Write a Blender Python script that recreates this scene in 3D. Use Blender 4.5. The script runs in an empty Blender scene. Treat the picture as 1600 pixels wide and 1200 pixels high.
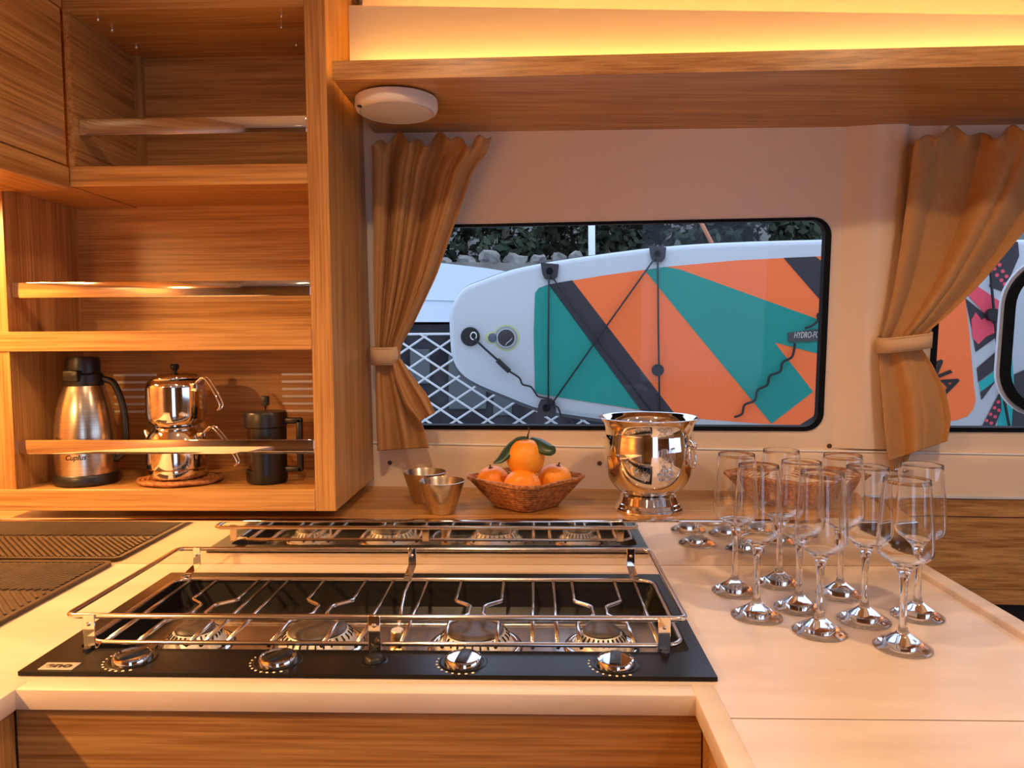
import bpy, bmesh, math, random
import numpy as np
from mathutils import Vector, Matrix
random.seed(7)
PI = math.pi
scene = bpy.context.scene
COL = scene.collection

# ------------------------------------------------------------------ camera
F_PX = 1150.0
YAW, PITCH, ROLL = math.radians(1.8), math.radians(3.63), math.radians(-0.372)
CAM = np.array([0.0, 0.0, 1.27])
_cy, _sy, _cp, _sp = math.cos(YAW), math.sin(YAW), math.cos(PITCH), math.sin(PITCH)
FWD = np.array([-_sy*_cp, _cy*_cp, -_sp])
_r0 = np.array([_cy, _sy, 0.0]); _u0 = np.cross(_r0, FWD)
RIGHT = math.cos(ROLL)*_r0 + math.sin(ROLL)*_u0
UP = -math.sin(ROLL)*_r0 + math.cos(ROLL)*_u0
camd = bpy.data.cameras.new('camera'); cam = bpy.data.objects.new('camera', camd); COL.objects.link(cam)
camd.sensor_fit = 'HORIZONTAL'; camd.sensor_width = 36.0; camd.lens = F_PX/1600*36.0
camd.clip_start = 0.02; camd.clip_end = 200
M = Matrix.Identity(4)
for i in range(3):
    M[i][0] = RIGHT[i]; M[i][1] = UP[i]; M[i][2] = -FWD[i]; M[i][3] = CAM[i]
cam.matrix_world = M
scene.camera = cam

# ------------------------------------------------------------------ world, exposure
SKY_STRENGTH = 2.6
LAMP = (1.0, 0.54, 0.185)          # warm white of the cabin lamps
LAMP_GAIN = 0.50
scene.view_settings.view_transform = 'Standard'
scene.view_settings.look = 'None'
scene.view_settings.gamma = 1.0
scene.view_settings.use_curve_mapping = False
scene.view_settings.exposure = 0.0
w = bpy.data.worlds.new('overcast_sky'); scene.world = w; w.use_nodes = True
nt = w.node_tree; nt.nodes.clear()
out = nt.nodes.new('ShaderNodeOutputWorld'); bg = nt.nodes.new('ShaderNodeBackground')
tc = nt.nodes.new('ShaderNodeTexCoord'); sx = nt.nodes.new('ShaderNodeSeparateXYZ'); cr = nt.nodes.new('ShaderNodeValToRGB')
cr.color_ramp.elements[0].position = 0.0; cr.color_ramp.elements[0].color = (0.50, 0.67, 1.0, 1)
cr.color_ramp.elements[1].position = 0.9; cr.color_ramp.elements[1].color = (0.60, 0.75, 1.0, 1)
nt.links.new(tc.outputs['Generated'], sx.inputs[0]); nt.links.new(sx.outputs['Z'], cr.inputs[0])
nt.links.new(cr.outputs[0], bg.inputs['Color']); bg.inputs['Strength'].default_value = SKY_STRENGTH
nt.links.new(bg.outputs[0], out.inputs[0])
cy = scene.cycles
cy.max_bounces = 20; cy.transmission_bounces = 20; cy.glossy_bounces = 8; cy.diffuse_bounces = 5; cy.transparent_max_bounces = 16
cy.sample_clamp_indirect = 4.0; cy.blur_glossy = 0.5

# ------------------------------------------------------------------ pixels to places
def ray(x, y): return (x-800)/F_PX*RIGHT - (y-600)/F_PX*UP + FWD
def onz(x, y, z): d = ray(x, y); return CAM + d*((z-CAM[2])/d[2])
def ony(x, y, Y): d = ray(x, y); return CAM + d*(Y/d[1])
def onx(x, y, X): d = ray(x, y); return CAM + d*(X/d[0])
# the cabin side: a plane a little out of square with the galley and leaning inwards
WB = np.array([0.0, 1.450, 0.971]); _t = np.array([1, -0.06, 0.0]); WT = _t/np.linalg.norm(_t)
_back = np.array([-WT[1], WT[0], 0.0]); _ln = math.radians(4)
WU = np.array([0, 0, 1.0])*math.cos(_ln) - _back*math.sin(_ln); WN = np.cross(WT, WU)
def W(u, v, wv=0.0): return WB + WT*u + WU*v + WN*wv
def wallpt(x, y, wv=0.0):
    d = ray(x, y); P0 = WB + WN*wv
    return CAM + d*(((P0-CAM) @ WN)/(d @ WN))
def walluv(x, y, wv=0.0):
    P = wallpt(x, y, wv) - WB; return (P @ WT, P @ WU)

# ------------------------------------------------------------------ materials
MATS = {}
def newmat(name):
    m = bpy.data.materials.new(name); m.use_nodes = True; MATS[name] = m
    return m, m.node_tree, m.node_tree.nodes['Principled BSDF']
def plain(name, col, rough=0.5, metal=0.0, spec=None, bump=None, coat=0.0, **kw):
    m, t, b = newmat(name)
    b.inputs['Base Color'].default_value = (*col, 1); b.inputs['Roughness'].default_value = rough; b.inputs['Metallic'].default_value = metal
    if spec is not None: b.inputs['Specular IOR Level'].default_value = spec
    if coat: b.inputs['Coat Weight'].default_value = coat; b.inputs['Coat Roughness'].default_value = 0.1
    if bump:
        sc, st = bump
        tcn = t.nodes.new('ShaderNodeTexCoord'); n = t.nodes.new('ShaderNodeTexNoise'); n.inputs['Scale'].default_value = sc; n.inputs['Detail'].default_value = 4
        bm_ = t.nodes.new('ShaderNodeBump'); bm_.inputs['Strength'].default_value = st; bm_.inputs['Distance'].default_value = 0.002
        t.links.new(tcn.outputs['Object'], n.inputs['Vector']); t.links.new(n.outputs['Fac'], bm_.inputs['Height']); t.links.new(bm_.outputs[0], b.inputs['Normal'])
    return m
def mottled(name, c1, c2, scale=(1, 1, 1), nscale=5, rough=0.5, detail=6, lo=0.35, hi=0.65, metal=0.0, bump=0.0, spec=None, c3=None):
    m, t, b = newmat(name)
    tcn = t.nodes.new('ShaderNodeTexCoord'); mp = t.nodes.new('ShaderNodeMapping'); mp.inputs['Scale'].default_value = scale
    n = t.nodes.new('ShaderNodeTexNoise'); n.inputs['Scale'].default_value = nscale; n.inputs['Detail'].default_value = detail; n.inputs['Roughness'].default_value = 0.6
    r = t.nodes.new('ShaderNodeValToRGB'); e = r.color_ramp.elements
    e[0].position = lo; e[0].color = (*c1, 1); e[1].position = hi; e[1].color = (*c2, 1)
    t.links.new(tcn.outputs['Object'], mp.inputs[0]); t.links.new(mp.outputs[0], n.inputs['Vector']); t.links.new(n.outputs['Fac'], r.inputs[0])
    t.links.new(r.outputs[0], b.inputs['Base Color'])
    b.inputs['Roughness'].default_value = rough; b.inputs['Metallic'].default_value = metal
    if spec is not None: b.inputs['Specular IOR Level'].default_value = spec
    if bump:
        bm_ = t.nodes.new('ShaderNodeBump'); bm_.inputs['Strength'].default_value = bump; bm_.inputs['Distance'].default_value = 0.002
        t.links.new(n.outputs['Fac'], bm_.inputs['Height']); t.links.new(bm_.outputs[0], b.inputs['Normal'])
    return m
def oak(name, axis, light=(0.57, 0.305, 0.100), dark=(0.29, 0.118, 0.028), rough=0.34):
    """light oak veneer, fine straight grain along one axis"""
    m, t, b = newmat(name)
    tcn = t.nodes.new('ShaderNodeTexCoord')
    def layer(along, across, nsc, det):
        mp = t.nodes.new('ShaderNodeMapping'); s = [across]*3; s['xyz'.index(axis)] = along; mp.inputs['Scale'].default_value = s
        n = t.nodes.new('ShaderNodeTexNoise'); n.inputs['Scale'].default_value = nsc; n.inputs['Detail'].default_value = det; n.inputs['Roughness'].default_value = 0.55
        t.links.new(tcn.outputs['Object'], mp.inputs[0]); t.links.new(mp.outputs[0], n.inputs['Vector']); return n
    a = layer(3.0, 150, 1.6, 3); c = layer(1.2, 26, 1.4, 2)
    mx = t.nodes.new('ShaderNodeMath'); mx.operation = 'MULTIPLY_ADD'; mx.inputs[1].default_value = 0.62
    m2 = t.nodes.new('ShaderNodeMath'); m2.operation = 'MULTIPLY'; m2.inputs[1].default_value = 0.38
    t.links.new(c.outputs['Fac'], m2.inputs[0]); t.links.new(a.outputs['Fac'], mx.inputs[0]); t.links.new(m2.outputs[0], mx.inputs[2])
    r = t.nodes.new('ShaderNodeValToRGB'); e = r.color_ramp.elements
    e[0].position = 0.36; e[0].color = (*dark, 1); e[1].position = 0.60; e[1].color = (*light, 1)
    t.links.new(mx.outputs[0], r.inputs[0]); t.links.new(r.outputs[0], b.inputs['Base Color'])
    bm_ = t.nodes.new('ShaderNodeBump'); bm_.inputs['Strength'].default_value = 0.12; bm_.inputs['Distance'].default_value = 0.001
    t.links.new(a.outputs['Fac'], bm_.inputs['Height']); t.links.new(bm_.outputs[0], b.inputs['Normal'])
    b.inputs['Roughness'].default_value = rough; b.inputs['Specular IOR Level'].default_value = 0.5
    return m
OAKX, OAKY, OAKZ = oak('oak_grain_x', 'x'), oak('oak_grain_y', 'y'), oak('oak_grain_z', 'z')
WORKTOP = mottled('worktop_laminate', (0.60, 0.475, 0.385), (0.74, 0.615, 0.51), (1.4, 6, 6), 3.0, 0.30, 8, 0.3, 0.7)
WORKEDGE = mottled('worktop_edge', (0.66, 0.53, 0.42), (0.76, 0.63, 0.51), (2, 9, 9), 3.0, 0.4, 6, 0.3, 0.7)
CEILW = plain('white_ceiling', (0.74, 0.68, 0.60), 0.7)
GELCOAT = plain('cream_gelcoat', (0.82, 0.655, 0.49), 0.34)
PANELC = plain('cream_panel', (0.80, 0.66, 0.48), 0.6)
LINER = plain('white_liner', (0.62, 0.52, 0.40), 0.7)
STEEL = plain('polished_steel', (0.80, 0.76, 0.71), 0.07, 1.0)
MIRROR = plain('mirror_steel', (0.80, 0.73, 0.64), 0.045, 1.0)
CHROME = plain('bright_chrome', (0.86, 0.84, 0.82), 0.04, 1.0)
BRUSHED = mottled('brushed_steel', (0.55, 0.47, 0.38), (0.68, 0.60, 0.50), (1, 1, 60), 8, 0.24, 3, 0.3, 0.7, 1.0)
WIRE = plain('steel_wire', (0.72, 0.66, 0.60), 0.16, 1.0)
TRAY = mottled('stainless_tray', (0.70, 0.66, 0.60), (0.84, 0.80, 0.74), (1, 1, 1), 14, 0.22, 4, 0.3, 0.7, 1.0)
ENAMEL = plain('black_plate', (0.006, 0.005, 0.005), 0.30, 0.0, 0.22)
BLACK = plain('black_plastic', (0.010, 0.009, 0.009), 0.35)
RUBBER = plain('black_rubber', (0.003, 0.003, 0.0035), 0.6, spec=0.15)
DARK = plain('dark_void', (0.02, 0.012, 0.008), 0.8)
CAPB = mottled('burner_cap', (0.045, 0.030, 0.022), (0.10, 0.075, 0.058), (1, 1, 1), 40, 0.45, 4, 0.35, 0.7)
ALU = mottled('burner_aluminium', (0.62, 0.60, 0.56), (0.85, 0.83, 0.79), (1, 1, 1), 30, 0.4, 4, 0.3, 0.7, 0.35)
BRASS = plain('knurled_brass', (0.72, 0.48, 0.22), 0.3, 1.0)
MAT = mottled('brown_silicone', (0.060, 0.038, 0.024), (0.085, 0.055, 0.036), (1, 1, 1), 30, 0.5, 3)
CLOTH = mottled('tan_curtain_cloth', (0.44, 0.220, 0.072), (0.50, 0.26, 0.095), (1, 1, 1), 60, 0.85, 5, 0.3, 0.7, bump=0.25)
CLOTHB = plain('curtain_band', (0.64, 0.42, 0.24), 0.85, bump=(200, 0.15))
ORANGE = mottled('orange_peel', (0.95, 0.27, 0.012), (0.98, 0.36, 0.02), (1, 1, 1), 18, 0.38, 3, 0.3, 0.7)
ORANGEY = mottled('yellow_orange_peel', (0.95, 0.33, 0.015), (0.85, 0.44, 0.05), (1, 1, 1), 22, 0.4, 4, 0.4, 0.75)
for _m in (ORANGE, ORANGEY):
    t = _m.node_tree; b = t.nodes['Principled BSDF']; n = t.nodes.new('ShaderNodeTexNoise'); n.inputs['Scale'].default_value = 380
    tcn = t.nodes.new('ShaderNodeTexCoord'); bb = t.nodes.new('ShaderNodeBump'); bb.inputs['Strength'].default_value = 0.25; bb.inputs['Distance'].default_value = 0.001
    t.links.new(tcn.outputs['Object'], n.inputs['Vector']); t.links.new(n.outputs['Fac'], bb.inputs['Height']); t.links.new(bb.outputs[0], b.inputs['Normal'])
    b.inputs['Subsurface Weight'].default_value = 0.08; b.inputs['Subsurface Radius'].default_value = (0.006, 0.002, 0.0005)
LEAF = mottled('citrus_leaf', (0.012, 0.035, 0.012), (0.03, 0.065, 0.022), (1, 1, 1), 20, 0.35, 3)
TWIG = plain('twig', (0.07, 0.05, 0.025), 0.8)
WICKER = mottled('wicker', (0.20, 0.065, 0.016), (0.52, 0.21, 0.065), (1, 1, 1), 130, 0.6, 3, 0.35, 0.65, bump=0.6)
LINEN = plain('linen_lining', (0.72, 0.60, 0.46), 0.9, bump=(300, 0.2))
WHITEP = plain('white_plastic', (0.72, 0.66, 0.60), 0.5, bump=(900, 0.08))
PEG = plain('peg_metal', (0.85, 0.78, 0.68), 0.15, 1.0)
VENT = plain('vent_grey', (0.85, 0.85, 0.80), 0.5)
INK = plain('dark_ink', (0.015, 0.010, 0.008), 0.5)
BADGE = plain('badge_silver', (0.75, 0.70, 0.62), 0.3, 0.6)
BWHITE = plain('board_white', (0.50, 0.53, 0.56), 0.4)
BGREY = plain('board_rail_grey', (0.09, 0.095, 0.11), 0.5)
BORANGE = plain('board_orange', (0.98, 0.175, 0.038), 0.6)
BTEAL = plain('board_teal', (0.002, 0.26, 0.215), 0.6)
BTEAL2 = plain('board_bright_teal', (0.010, 0.38, 0.37), 0.6)
BDARK = plain('board_charcoal', (0.032, 0.028, 0.036), 0.6)
BPINK = plain('board_pink', (0.80, 0.075, 0.12), 0.6)
CORD = plain('black_cord', (0.008, 0.008, 0.010), 0.6)
YELLOWP = plain('valve_yellow', (0.50, 0.55, 0.22), 0.6)
NETW = plain('white_net_cord', (0.62, 0.62, 0.62), 0.6)
HULLW = plain('white_hull', (0.50, 0.53, 0.57), 0.3)
HULLD = mottled('dark_hull_window', (0.015, 0.014, 0.016), (0.05, 0.047, 0.05), (1, 1, 1), 3, 0.8, 4, 0.4, 0.7, spec=0.1)
ROCK = mottled('rock', (0.10, 0.09, 0.08), (0.26, 0.23, 0.20), (1, 1, 1), 2.5, 0.9, 6)
FOLI = mottled('foliage', (0.010, 0.017, 0.008), (0.034, 0.044, 0.018), (1, 1, 1), 1.2, 0.8, 5)
SHORE = mottled('shore_ground', (0.08, 0.07, 0.06), (0.17, 0.15, 0.13), (1, 1, 1), 0.8, 0.95, 6)
WATER = plain('harbour_water', (0.012, 0.016, 0.018), 0.12)
DECK = plain('white_deck', (0.62, 0.64, 0.66), 0.6)
RUST = plain('orange_pole', (0.42, 0.13, 0.05), 0.6)
FLOORM = oak('floor_boards', 'y', (0.20, 0.10, 0.045), (0.10, 0.045, 0.02), 0.35)
def emit(name, col, strength):
    m, t, b = newmat(name); b.inputs['Base Color'].default_value = (0.8, 0.8, 0.8, 1)
    b.inputs['Emission Color'].default_value = (*col, 1); b.inputs['Emission Strength'].default_value = strength; return m
def glass(name, col=(1, 1, 1), ior=1.47, rough=0.0):
    m, t, b = newmat(name); b.inputs['Base Color'].default_value = (*col, 1); b.inputs['Roughness'].default_value = rough
    b.inputs['IOR'].default_value = ior; b.inputs['Transmission Weight'].default_value = 1.0; return m
GLASS = glass('clear_glass', (0.985, 0.99, 0.99))
JAR = glass('smoky_glass', (0.85, 0.80, 0.75))
m, t, b = newmat('window_pane'); t.nodes.remove(b); PANE = m
o_ = t.nodes['Material Output']; tr = t.nodes.new('ShaderNodeBsdfTransparent'); tr.inputs[0].default_value = (0.95, 0.96, 0.97, 1)
gl = t.nodes.new('ShaderNodeBsdfGlossy'); gl.inputs['Roughness'].default_value = 0.02; fr = t.nodes.new('ShaderNodeFresnel'); fr.inputs['IOR'].default_value = 1.2
mxn = t.nodes.new('ShaderNodeMixShader'); t.links.new(fr.outputs[0], mxn.inputs[0]); t.links.new(tr.outputs[0], mxn.inputs[1]); t.links.new(gl.outputs[0], mxn.inputs[2]); t.links.new(mxn.outputs[0], o_.inputs[0])

# ------------------------------------------------------------------ builders
OFF = {}                                   # the place of each thing's Empty, so that parts can be given in room coordinates
def root_off(p): return OFF.get(p.name, np.zeros(3)) if p is not None else np.zeros(3)
def mesh_from(name, verts, faces, mat, smooth=False):
    me = bpy.data.meshes.new(name); me.from_pydata([tuple(map(float, v)) for v in verts], [], faces)
    bm = bmesh.new(); bm.from_mesh(me); bmesh.ops.recalc_face_normals(bm, faces=bm.faces[:]); bm.to_mesh(me); bm.free()
    me.materials.append(mat)
    if smooth:
        me.polygons.foreach_set('use_smooth', [True]*len(me.polygons))
    me.update(); return me
def put(name, me, parent=None, off=None):
    o = bpy.data.objects.new(name, me); COL.objects.link(o)
    if parent is not None: o.parent = parent; OFF[o.name] = root_off(parent)
    else: OFF[o.name] = np.zeros(3)
    return o
def obj(name, vf, mat, parent=None, smooth=False, angle=None):
    v, f = vf; L = root_off(parent)
    if not isinstance(v, np.ndarray): v = np.array([tuple(x) for x in v], float)
    me = mesh_from(name, v - L, f, mat, smooth or angle is not None)
    if angle is not None:
        bm = bmesh.new(); bm.from_mesh(me)
        for e in bm.edges:
            if len(e.link_faces) == 2 and e.calc_face_angle(0) > math.radians(angle): e.smooth = False
        bm.to_mesh(me); bm.free()
    return put(name, me, parent)
def tag(o, label=None, cat=None, group=None, kind=None):
    if label: o['label'] = label
    if cat: o['category'] = cat
    if group: o['group'] = group
    if kind: o['kind'] = kind
    return o
def thing(name, label, cat, loc=(0, 0, 0), group=None, kind=None):
    o = bpy.data.objects.new(name, None); COL.objects.link(o); o.location = loc; o.empty_display_size = 0.05
    OFF[o.name] = np.array(loc, float); return tag(o, label, cat, group, kind)
def struct(o, label=None, cat=None): return tag(o, label, cat, None, 'structure')
def copy_tree(o, parent=None):
    c = o.copy(); COL.objects.link(c)
    if parent is not None: c.parent = parent
    for ch in list(o.children): copy_tree(ch, c)
    return c
def merge(*vfs):
    V, Fs = [], []
    for v, f in vfs:
        n = len(V); V.extend([tuple(x) for x in v]); Fs.extend([tuple(i+n for i in q) for q in f])
    return V, Fs
def xf(vf, fn): return [fn(p) for p in vf[0]], vf[1]
def box(x0, x1, y0, y1, z0, z1):
    v = [(x, y, z) for z in (z0, z1) for y in (y0, y1) for x in (x0, x1)]
    return v, [(0, 2, 3, 1), (4, 5, 7, 6), (0, 1, 5, 4), (2, 6, 7, 3), (0, 4, 6, 2), (1, 3, 7, 5)]
def bbox(x0, x1, y0, y1, z0, z1, b=0.002, seg=2):
    bm = bmesh.new(); bmesh.ops.create_cube(bm, size=1)
    for v in bm.verts: v.co = Vector(((x0+x1)/2+v.co.x*(x1-x0), (y0+y1)/2+v.co.y*(y1-y0), (z0+z1)/2+v.co.z*(z1-z0)))
    bmesh.ops.bevel(bm, geom=bm.edges[:], offset=b, segments=seg, profile=0.5, affect='EDGES')
    r = [tuple(v.co) for v in bm.verts], [tuple(v.index for v in f.verts) for f in bm.faces]; bm.free(); return r
def hexa(p):  # eight corners: bottom four around, top four around
    return list(map(tuple, p)), [(0, 3, 2, 1), (4, 5, 6, 7), (0, 1, 5, 4), (1, 2, 6, 5), (2, 3, 7, 6), (3, 0, 4, 7)]
def lathe(prof, seg=48, c=(0, 0, 0)):
    V, Fs, rings = [], [], []
    for r, z in prof:
        if r < 1e-6: V.append((c[0], c[1], c[2]+z)); rings.append([len(V)-1])
        else:
            rings.append(list(range(len(V), len(V)+seg)))
            V += [(c[0]+r*math.cos(2*PI*k/seg), c[1]+r*math.sin(2*PI*k/seg), c[2]+z) for k in range(seg)]
    for a, b in zip(rings, rings[1:]):
        for k in range(seg):
            k2 = (k+1) % seg
            if len(a) == 1 and len(b) == 1: continue
            if len(a) == 1: Fs.append((a[0], b[k], b[k2]))
            elif len(b) == 1: Fs.append((a[k], a[k2], b[0]))
            else: Fs.append((a[k], a[k2], b[k2], b[k]))
    return V, Fs
def smooth_prof(pts, n=6):
    """Catmull-Rom through profile points"""
    P = [np.array(p, float) for p in pts]; P = [2*P[0]-P[1]] + P + [2*P[-1]-P[-2]]; o = []
    for i in range(1, len(P)-2):
        for k in range(n):
            t = k/n; a, b, c, d = P[i-1:i+3]
            o.append(0.5*((2*b)+(-a+c)*t+(2*a-5*b+4*c-d)*t*t+(-a+3*b-3*c+d)*t**3))
    o.append(P[-2]); return [tuple(max(0, x) if j == 0 else x for j, x in enumerate(q)) if len(q) == 2 else tuple(q) for q in o]
def tube(pts, r, seg=8, closed=False, rads=None):
    P = [np.array(p, float) for p in pts]; n = len(P); V, Fs = [], []
    prev = None
    for i in range(n):
        if closed: d = P[(i+1) % n]-P[i-1]
        else: d = P[min(i+1, n-1)]-P[max(i-1, 0)]
        d = d/(np.linalg.norm(d)+1e-12)
        if prev is None:
            a = np.array([0, 0, 1.0]) if abs(d[2]) < 0.9 else np.array([1.0, 0, 0])
            u = np.cross(d, a)
        else: u = prev - d*(prev @ d)
        u = u/(np.linalg.norm(u)+1e-12); prev = u; v = np.cross(d, u); rr = rads[i] if rads else r
        for k in range(seg):
            a = 2*PI*k/seg; V.append(tuple(P[i]+rr*(math.cos(a)*u+math.sin(a)*v)))
    for i in range(n if closed else n-1):
        for k in range(seg):
            a, b = i*seg, ((i+1) % n)*seg; k2 = (k+1) % seg
            Fs.append((a+k, a+k2, b+k2, b+k))
    if not closed: Fs.append(tuple(range(seg))[::-1]); Fs.append(tuple((n-1)*seg+k for k in range(seg)))
    return V, Fs
def rrect(x0, x1, y0, y1, r, n=6):
    o = []
    for cx, cy_, a0 in ((x1-r, y1-r, 0), (x0+r, y1-r, PI/2), (x0+r, y0+r, PI), (x1-r, y0+r, 1.5*PI)):
        for k in range(n+1):
            a = a0+PI/2*k/n; o.append((cx+r*math.cos(a), cy_+r*math.sin(a)))
    return o
def plate(outer, holes, z0, z1):
    """a flat plate with holes: outline and holes in 2D, between two levels"""
    bm = bmesh.new(); loops = []
    for lp in [outer]+holes:
        vs = [bm.verts.new((x, y, 0)) for x, y in lp]; loops.append(vs)
        for a, b in zip(vs, vs[1:]+vs[:1]): bm.edges.new((a, b))
    bmesh.ops.triangle_fill(bm, edges=bm.edges[:], use_beauty=True, use_dissolve=False, normal=(0, 0, 1))
    bm.verts.index_update(); n = len(bm.verts); pts = [v.co.copy() for v in bm.verts]; tris = [tuple(v.index for v in f.verts) for f in bm.faces]
    idx = [[v.index for v in vs] for vs in loops]; bm.free()
    V = [(p.x, p.y, z1) for p in pts]+[(p.x, p.y, z0) for p in pts]
    Fs = tris+[tuple(i+n for i in reversed(q)) for q in tris]
    for lp in idx:
        for a, b in zip(lp, lp[1:]+lp[:1]): Fs.append((a, b, b+n, a+n))
    return V, Fs
def onwall(vf): return xf(vf, lambda p: W(p[0], p[1], p[2]))
def textmesh(s, size, extr=0.0003, bold=0.0, shear=0.0):
    cu = bpy.data.curves.new('lettering', 'FONT'); cu.body = s; cu.size = size; cu.extrude = extr; cu.align_x = 'CENTER'; cu.align_y = 'CENTER'; cu.offset = bold; cu.shear = shear
    o = bpy.data.objects.new('lettering', cu); COL.objects.link(o)
    dg = bpy.context.evaluated_depsgraph_get(); me = bpy.data.meshes.new_from_object(o.evaluated_get(dg))
    r = [tuple(v.co) for v in me.vertices], [tuple(p.vertices) for p in me.polygons]
    bpy.data.objects.remove(o); bpy.data.meshes.remove(me); bpy.data.curves.remove(cu); return r
def lamp_area(name, loc, rot, sx_, sy_, power, col=LAMP, shape='RECTANGLE', parent=None, spread=PI):
    d = bpy.data.lights.new(name, 'AREA'); d.shape = shape; d.size = sx_; d.size_y = sy_; d.energy = power*LAMP_GAIN; d.color = col; d.spread = spread
    o = bpy.data.objects.new(name, d); COL.objects.link(o); o.rotation_euler = rot
    o.location = np.array(loc)-root_off(parent)
    if parent is not None: o.parent = parent
    return o

# ================================================================== THE SETTING
FLOOR_Z, CEIL_Z = 0.0, 1.96
LWALL = -1.16
struct(obj('floor', box(LWALL-0.05, 3.0, -2.8, 1.9, -0.05, FLOOR_Z), FLOORM), 'dark brown boarded cabin floor', 'floor')
struct(obj('ceiling', box(LWALL-0.05, 3.0, -2.8, 1.5, CEIL_Z, CEIL_Z+0.05), CEILW), 'pale cabin ceiling lining', 'ceiling')
struct(obj('wall_left', box(LWALL-0.05, LWALL, -2.8, 1.9, FLOOR_Z, CEIL_Z), OAKY), 'pale cabin wall behind the sink side', 'wall')
# right-hand side: solid below and above a long saloon window
struct(obj('wall_right', merge(box(2.95, 3.0, -2.8, 1.35, 0, 0.95), box(2.95, 3.0, -2.8, 1.35, 1.6, CEIL_Z), box(2.95, 3.0, -2.8, -1.6, 0.95, 1.6), box(2.95, 3.0, 0.7, 1.35, 0.95, 1.6)), OAKY), 'pale saloon wall with a long window', 'wall')
# rear: open companionway to the cockpit
struct(obj('wall_rear', merge(box(LWALL, 0.3, -2.8, -2.75, 0, CEIL_Z), box(1.2, 3.0, -2.8, -2.75, 0, CEIL_Z), box(0.3, 1.2, -2.8, -2.75, 1.85, CEIL_Z)), OAKZ), 'pale rear wall around the open companionway', 'wall')

# ---- cabin side with its two windows
V0, V1 = 0.118, 0.516
win1 = rrect(-0.285, 0.547, V0, V1, 0.034, 7)
win2 = rrect(0.735, 1.55, V0, V1, 0.034, 7)
side = obj('wall_back', onwall(plate([(-1.16, 0.088), (2.2, 0.060), (2.2, 1.02), (-1.16, 1.02)], [win1, win2], -0.018, 0.0)), GELCOAT)
struct(side, 'cream moulded cabin side above the ledge', 'wall')
# lower moulding, standing a little proud with a rounded upper edge
lo = []
prof = [(-0.05, 0.004), (0.0, 0.004), (0.006, 0.0022), (0.0095, -0.002), (0.011, -0.008), (0.011, -0.02), (0.011, -0.094), (-0.05, -0.094)]   # (w, dv)
us = [(-1.16, 0.0905), (-0.375, 0.090), (0.35, 0.0815), (0.9, 0.0755), (2.2, 0.063)]
V, Fs = [], []
for u_, v_ in us:
    for w_, dv in prof:
        V.append(W(u_, (v_+dv) if dv > -0.05 else -0.003, w_))
n = len(prof)
for i in range(len(us)-1):
    for k in range(n): Fs.append((i*n+k, i*n+(k+1) % n, (i+1)*n+(k+1) % n, (i+1)*n+k))
Fs += [tuple(range(n)), tuple((len(us)-1)*n+k for k in range(n))]
obj('lower_moulding', (V, Fs), GELCOAT, side, angle=50)
obj('moulding_highlight', tube([W(u_, v_+0.0015, 0.0095) for u_, v_ in us], 0.0022, 8), plain('white_bead', (0.85, 0.83, 0.80), 0.25), side, smooth=True)  # white tube added to paint in the highlight along the rounded edge
# mullion: a shallow raised post between the windows
pp = [(0.566, 0.0), (0.572, 0.003), (0.610, 0.011), (0.618, 0.0135), (0.660, 0.0135), (0.668, 0.011), (0.676, 0.0)]
V = [W(u_, v_, w_) for v_ in (0.086, 0.78) for u_, w_ in pp]; n = len(pp)
obj('mullion', (V, [(k, k+1, n+k+1, n+k) for k in range(n-1)]+[tuple(range(n)), tuple(range(n, 2*n))]), GELCOAT, side, angle=50)
for (px, py) in ((609, 723), (937, 724), (1296, 697)):
    u_, v_ = walluv(px, py, 0.011)
    q = lathe([(0, 0.0022), (0.0022, 0.002), (0.0024, 0.001), (0.0042, 0.0016), (0.0048, 0.0)], 16)
    obj('screw', xf(q, lambda p: W(u_+p[0], v_+p[1], 0.0108+p[2])), plain('screw_brown', (0.10, 0.045, 0.02), 0.4) if 'screw_brown' not in MATS else MATS['screw_brown'], side, angle=40)

def window(name, u0, u1, label):
    r = thing(name, label, 'window', W((u0+u1)/2, V0, 0), None, 'structure')
    outer = rrect(u0-0.0005, u1+0.0005, V0-0.0005, V1+0.0005, 0.0345, 8)
    inner = rrect(u0+0.010, u1-0.0105, V0+0.0080, V1-0.005, 0.026, 8)
    obj('gasket', onwall(plate(outer, [inner], -0.017, 0.0030)), RUBBER, r, angle=40)
    obj('pane', onwall(plate(rrect(u0+0.008, u1-0.010, V0+0.0070, V1-0.004, 0.026, 8), [], -0.0145, -0.0095)), PANE, r)
    return r
window('window_1', -0.285, 0.547, 'wide fixed window with black rubber surround framing the board tip')
w2 = window('window_2', 0.735, 1.55, 'fixed window with an opening port, behind the larger curtain')
ua, va = walluv(1571, 405, -0.02); ub, vb = walluv(1571, 668, -0.02)
o1 = rrect(ua+0.002, 1.50, V0+0.03, va+0.0, 0.085, 10); i1 = rrect(ua+0.018, 1.484, V0+0.046, va-0.016, 0.07, 10)
obj('port_frame', onwall(plate(o1, [i1], -0.022, -0.008)), RUBBER, w2, angle=40)
obj('port_trim', onwall(plate(rrect(ua-0.004, 1.506, V0+0.024, va+0.006, 0.09, 10), [o1], -0.0235, -0.016)), DECK, w2, angle=40)
obj('port_pane', onwall(plate(i1, [], -0.0215, -0.0175)), PANE, w2)

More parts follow.
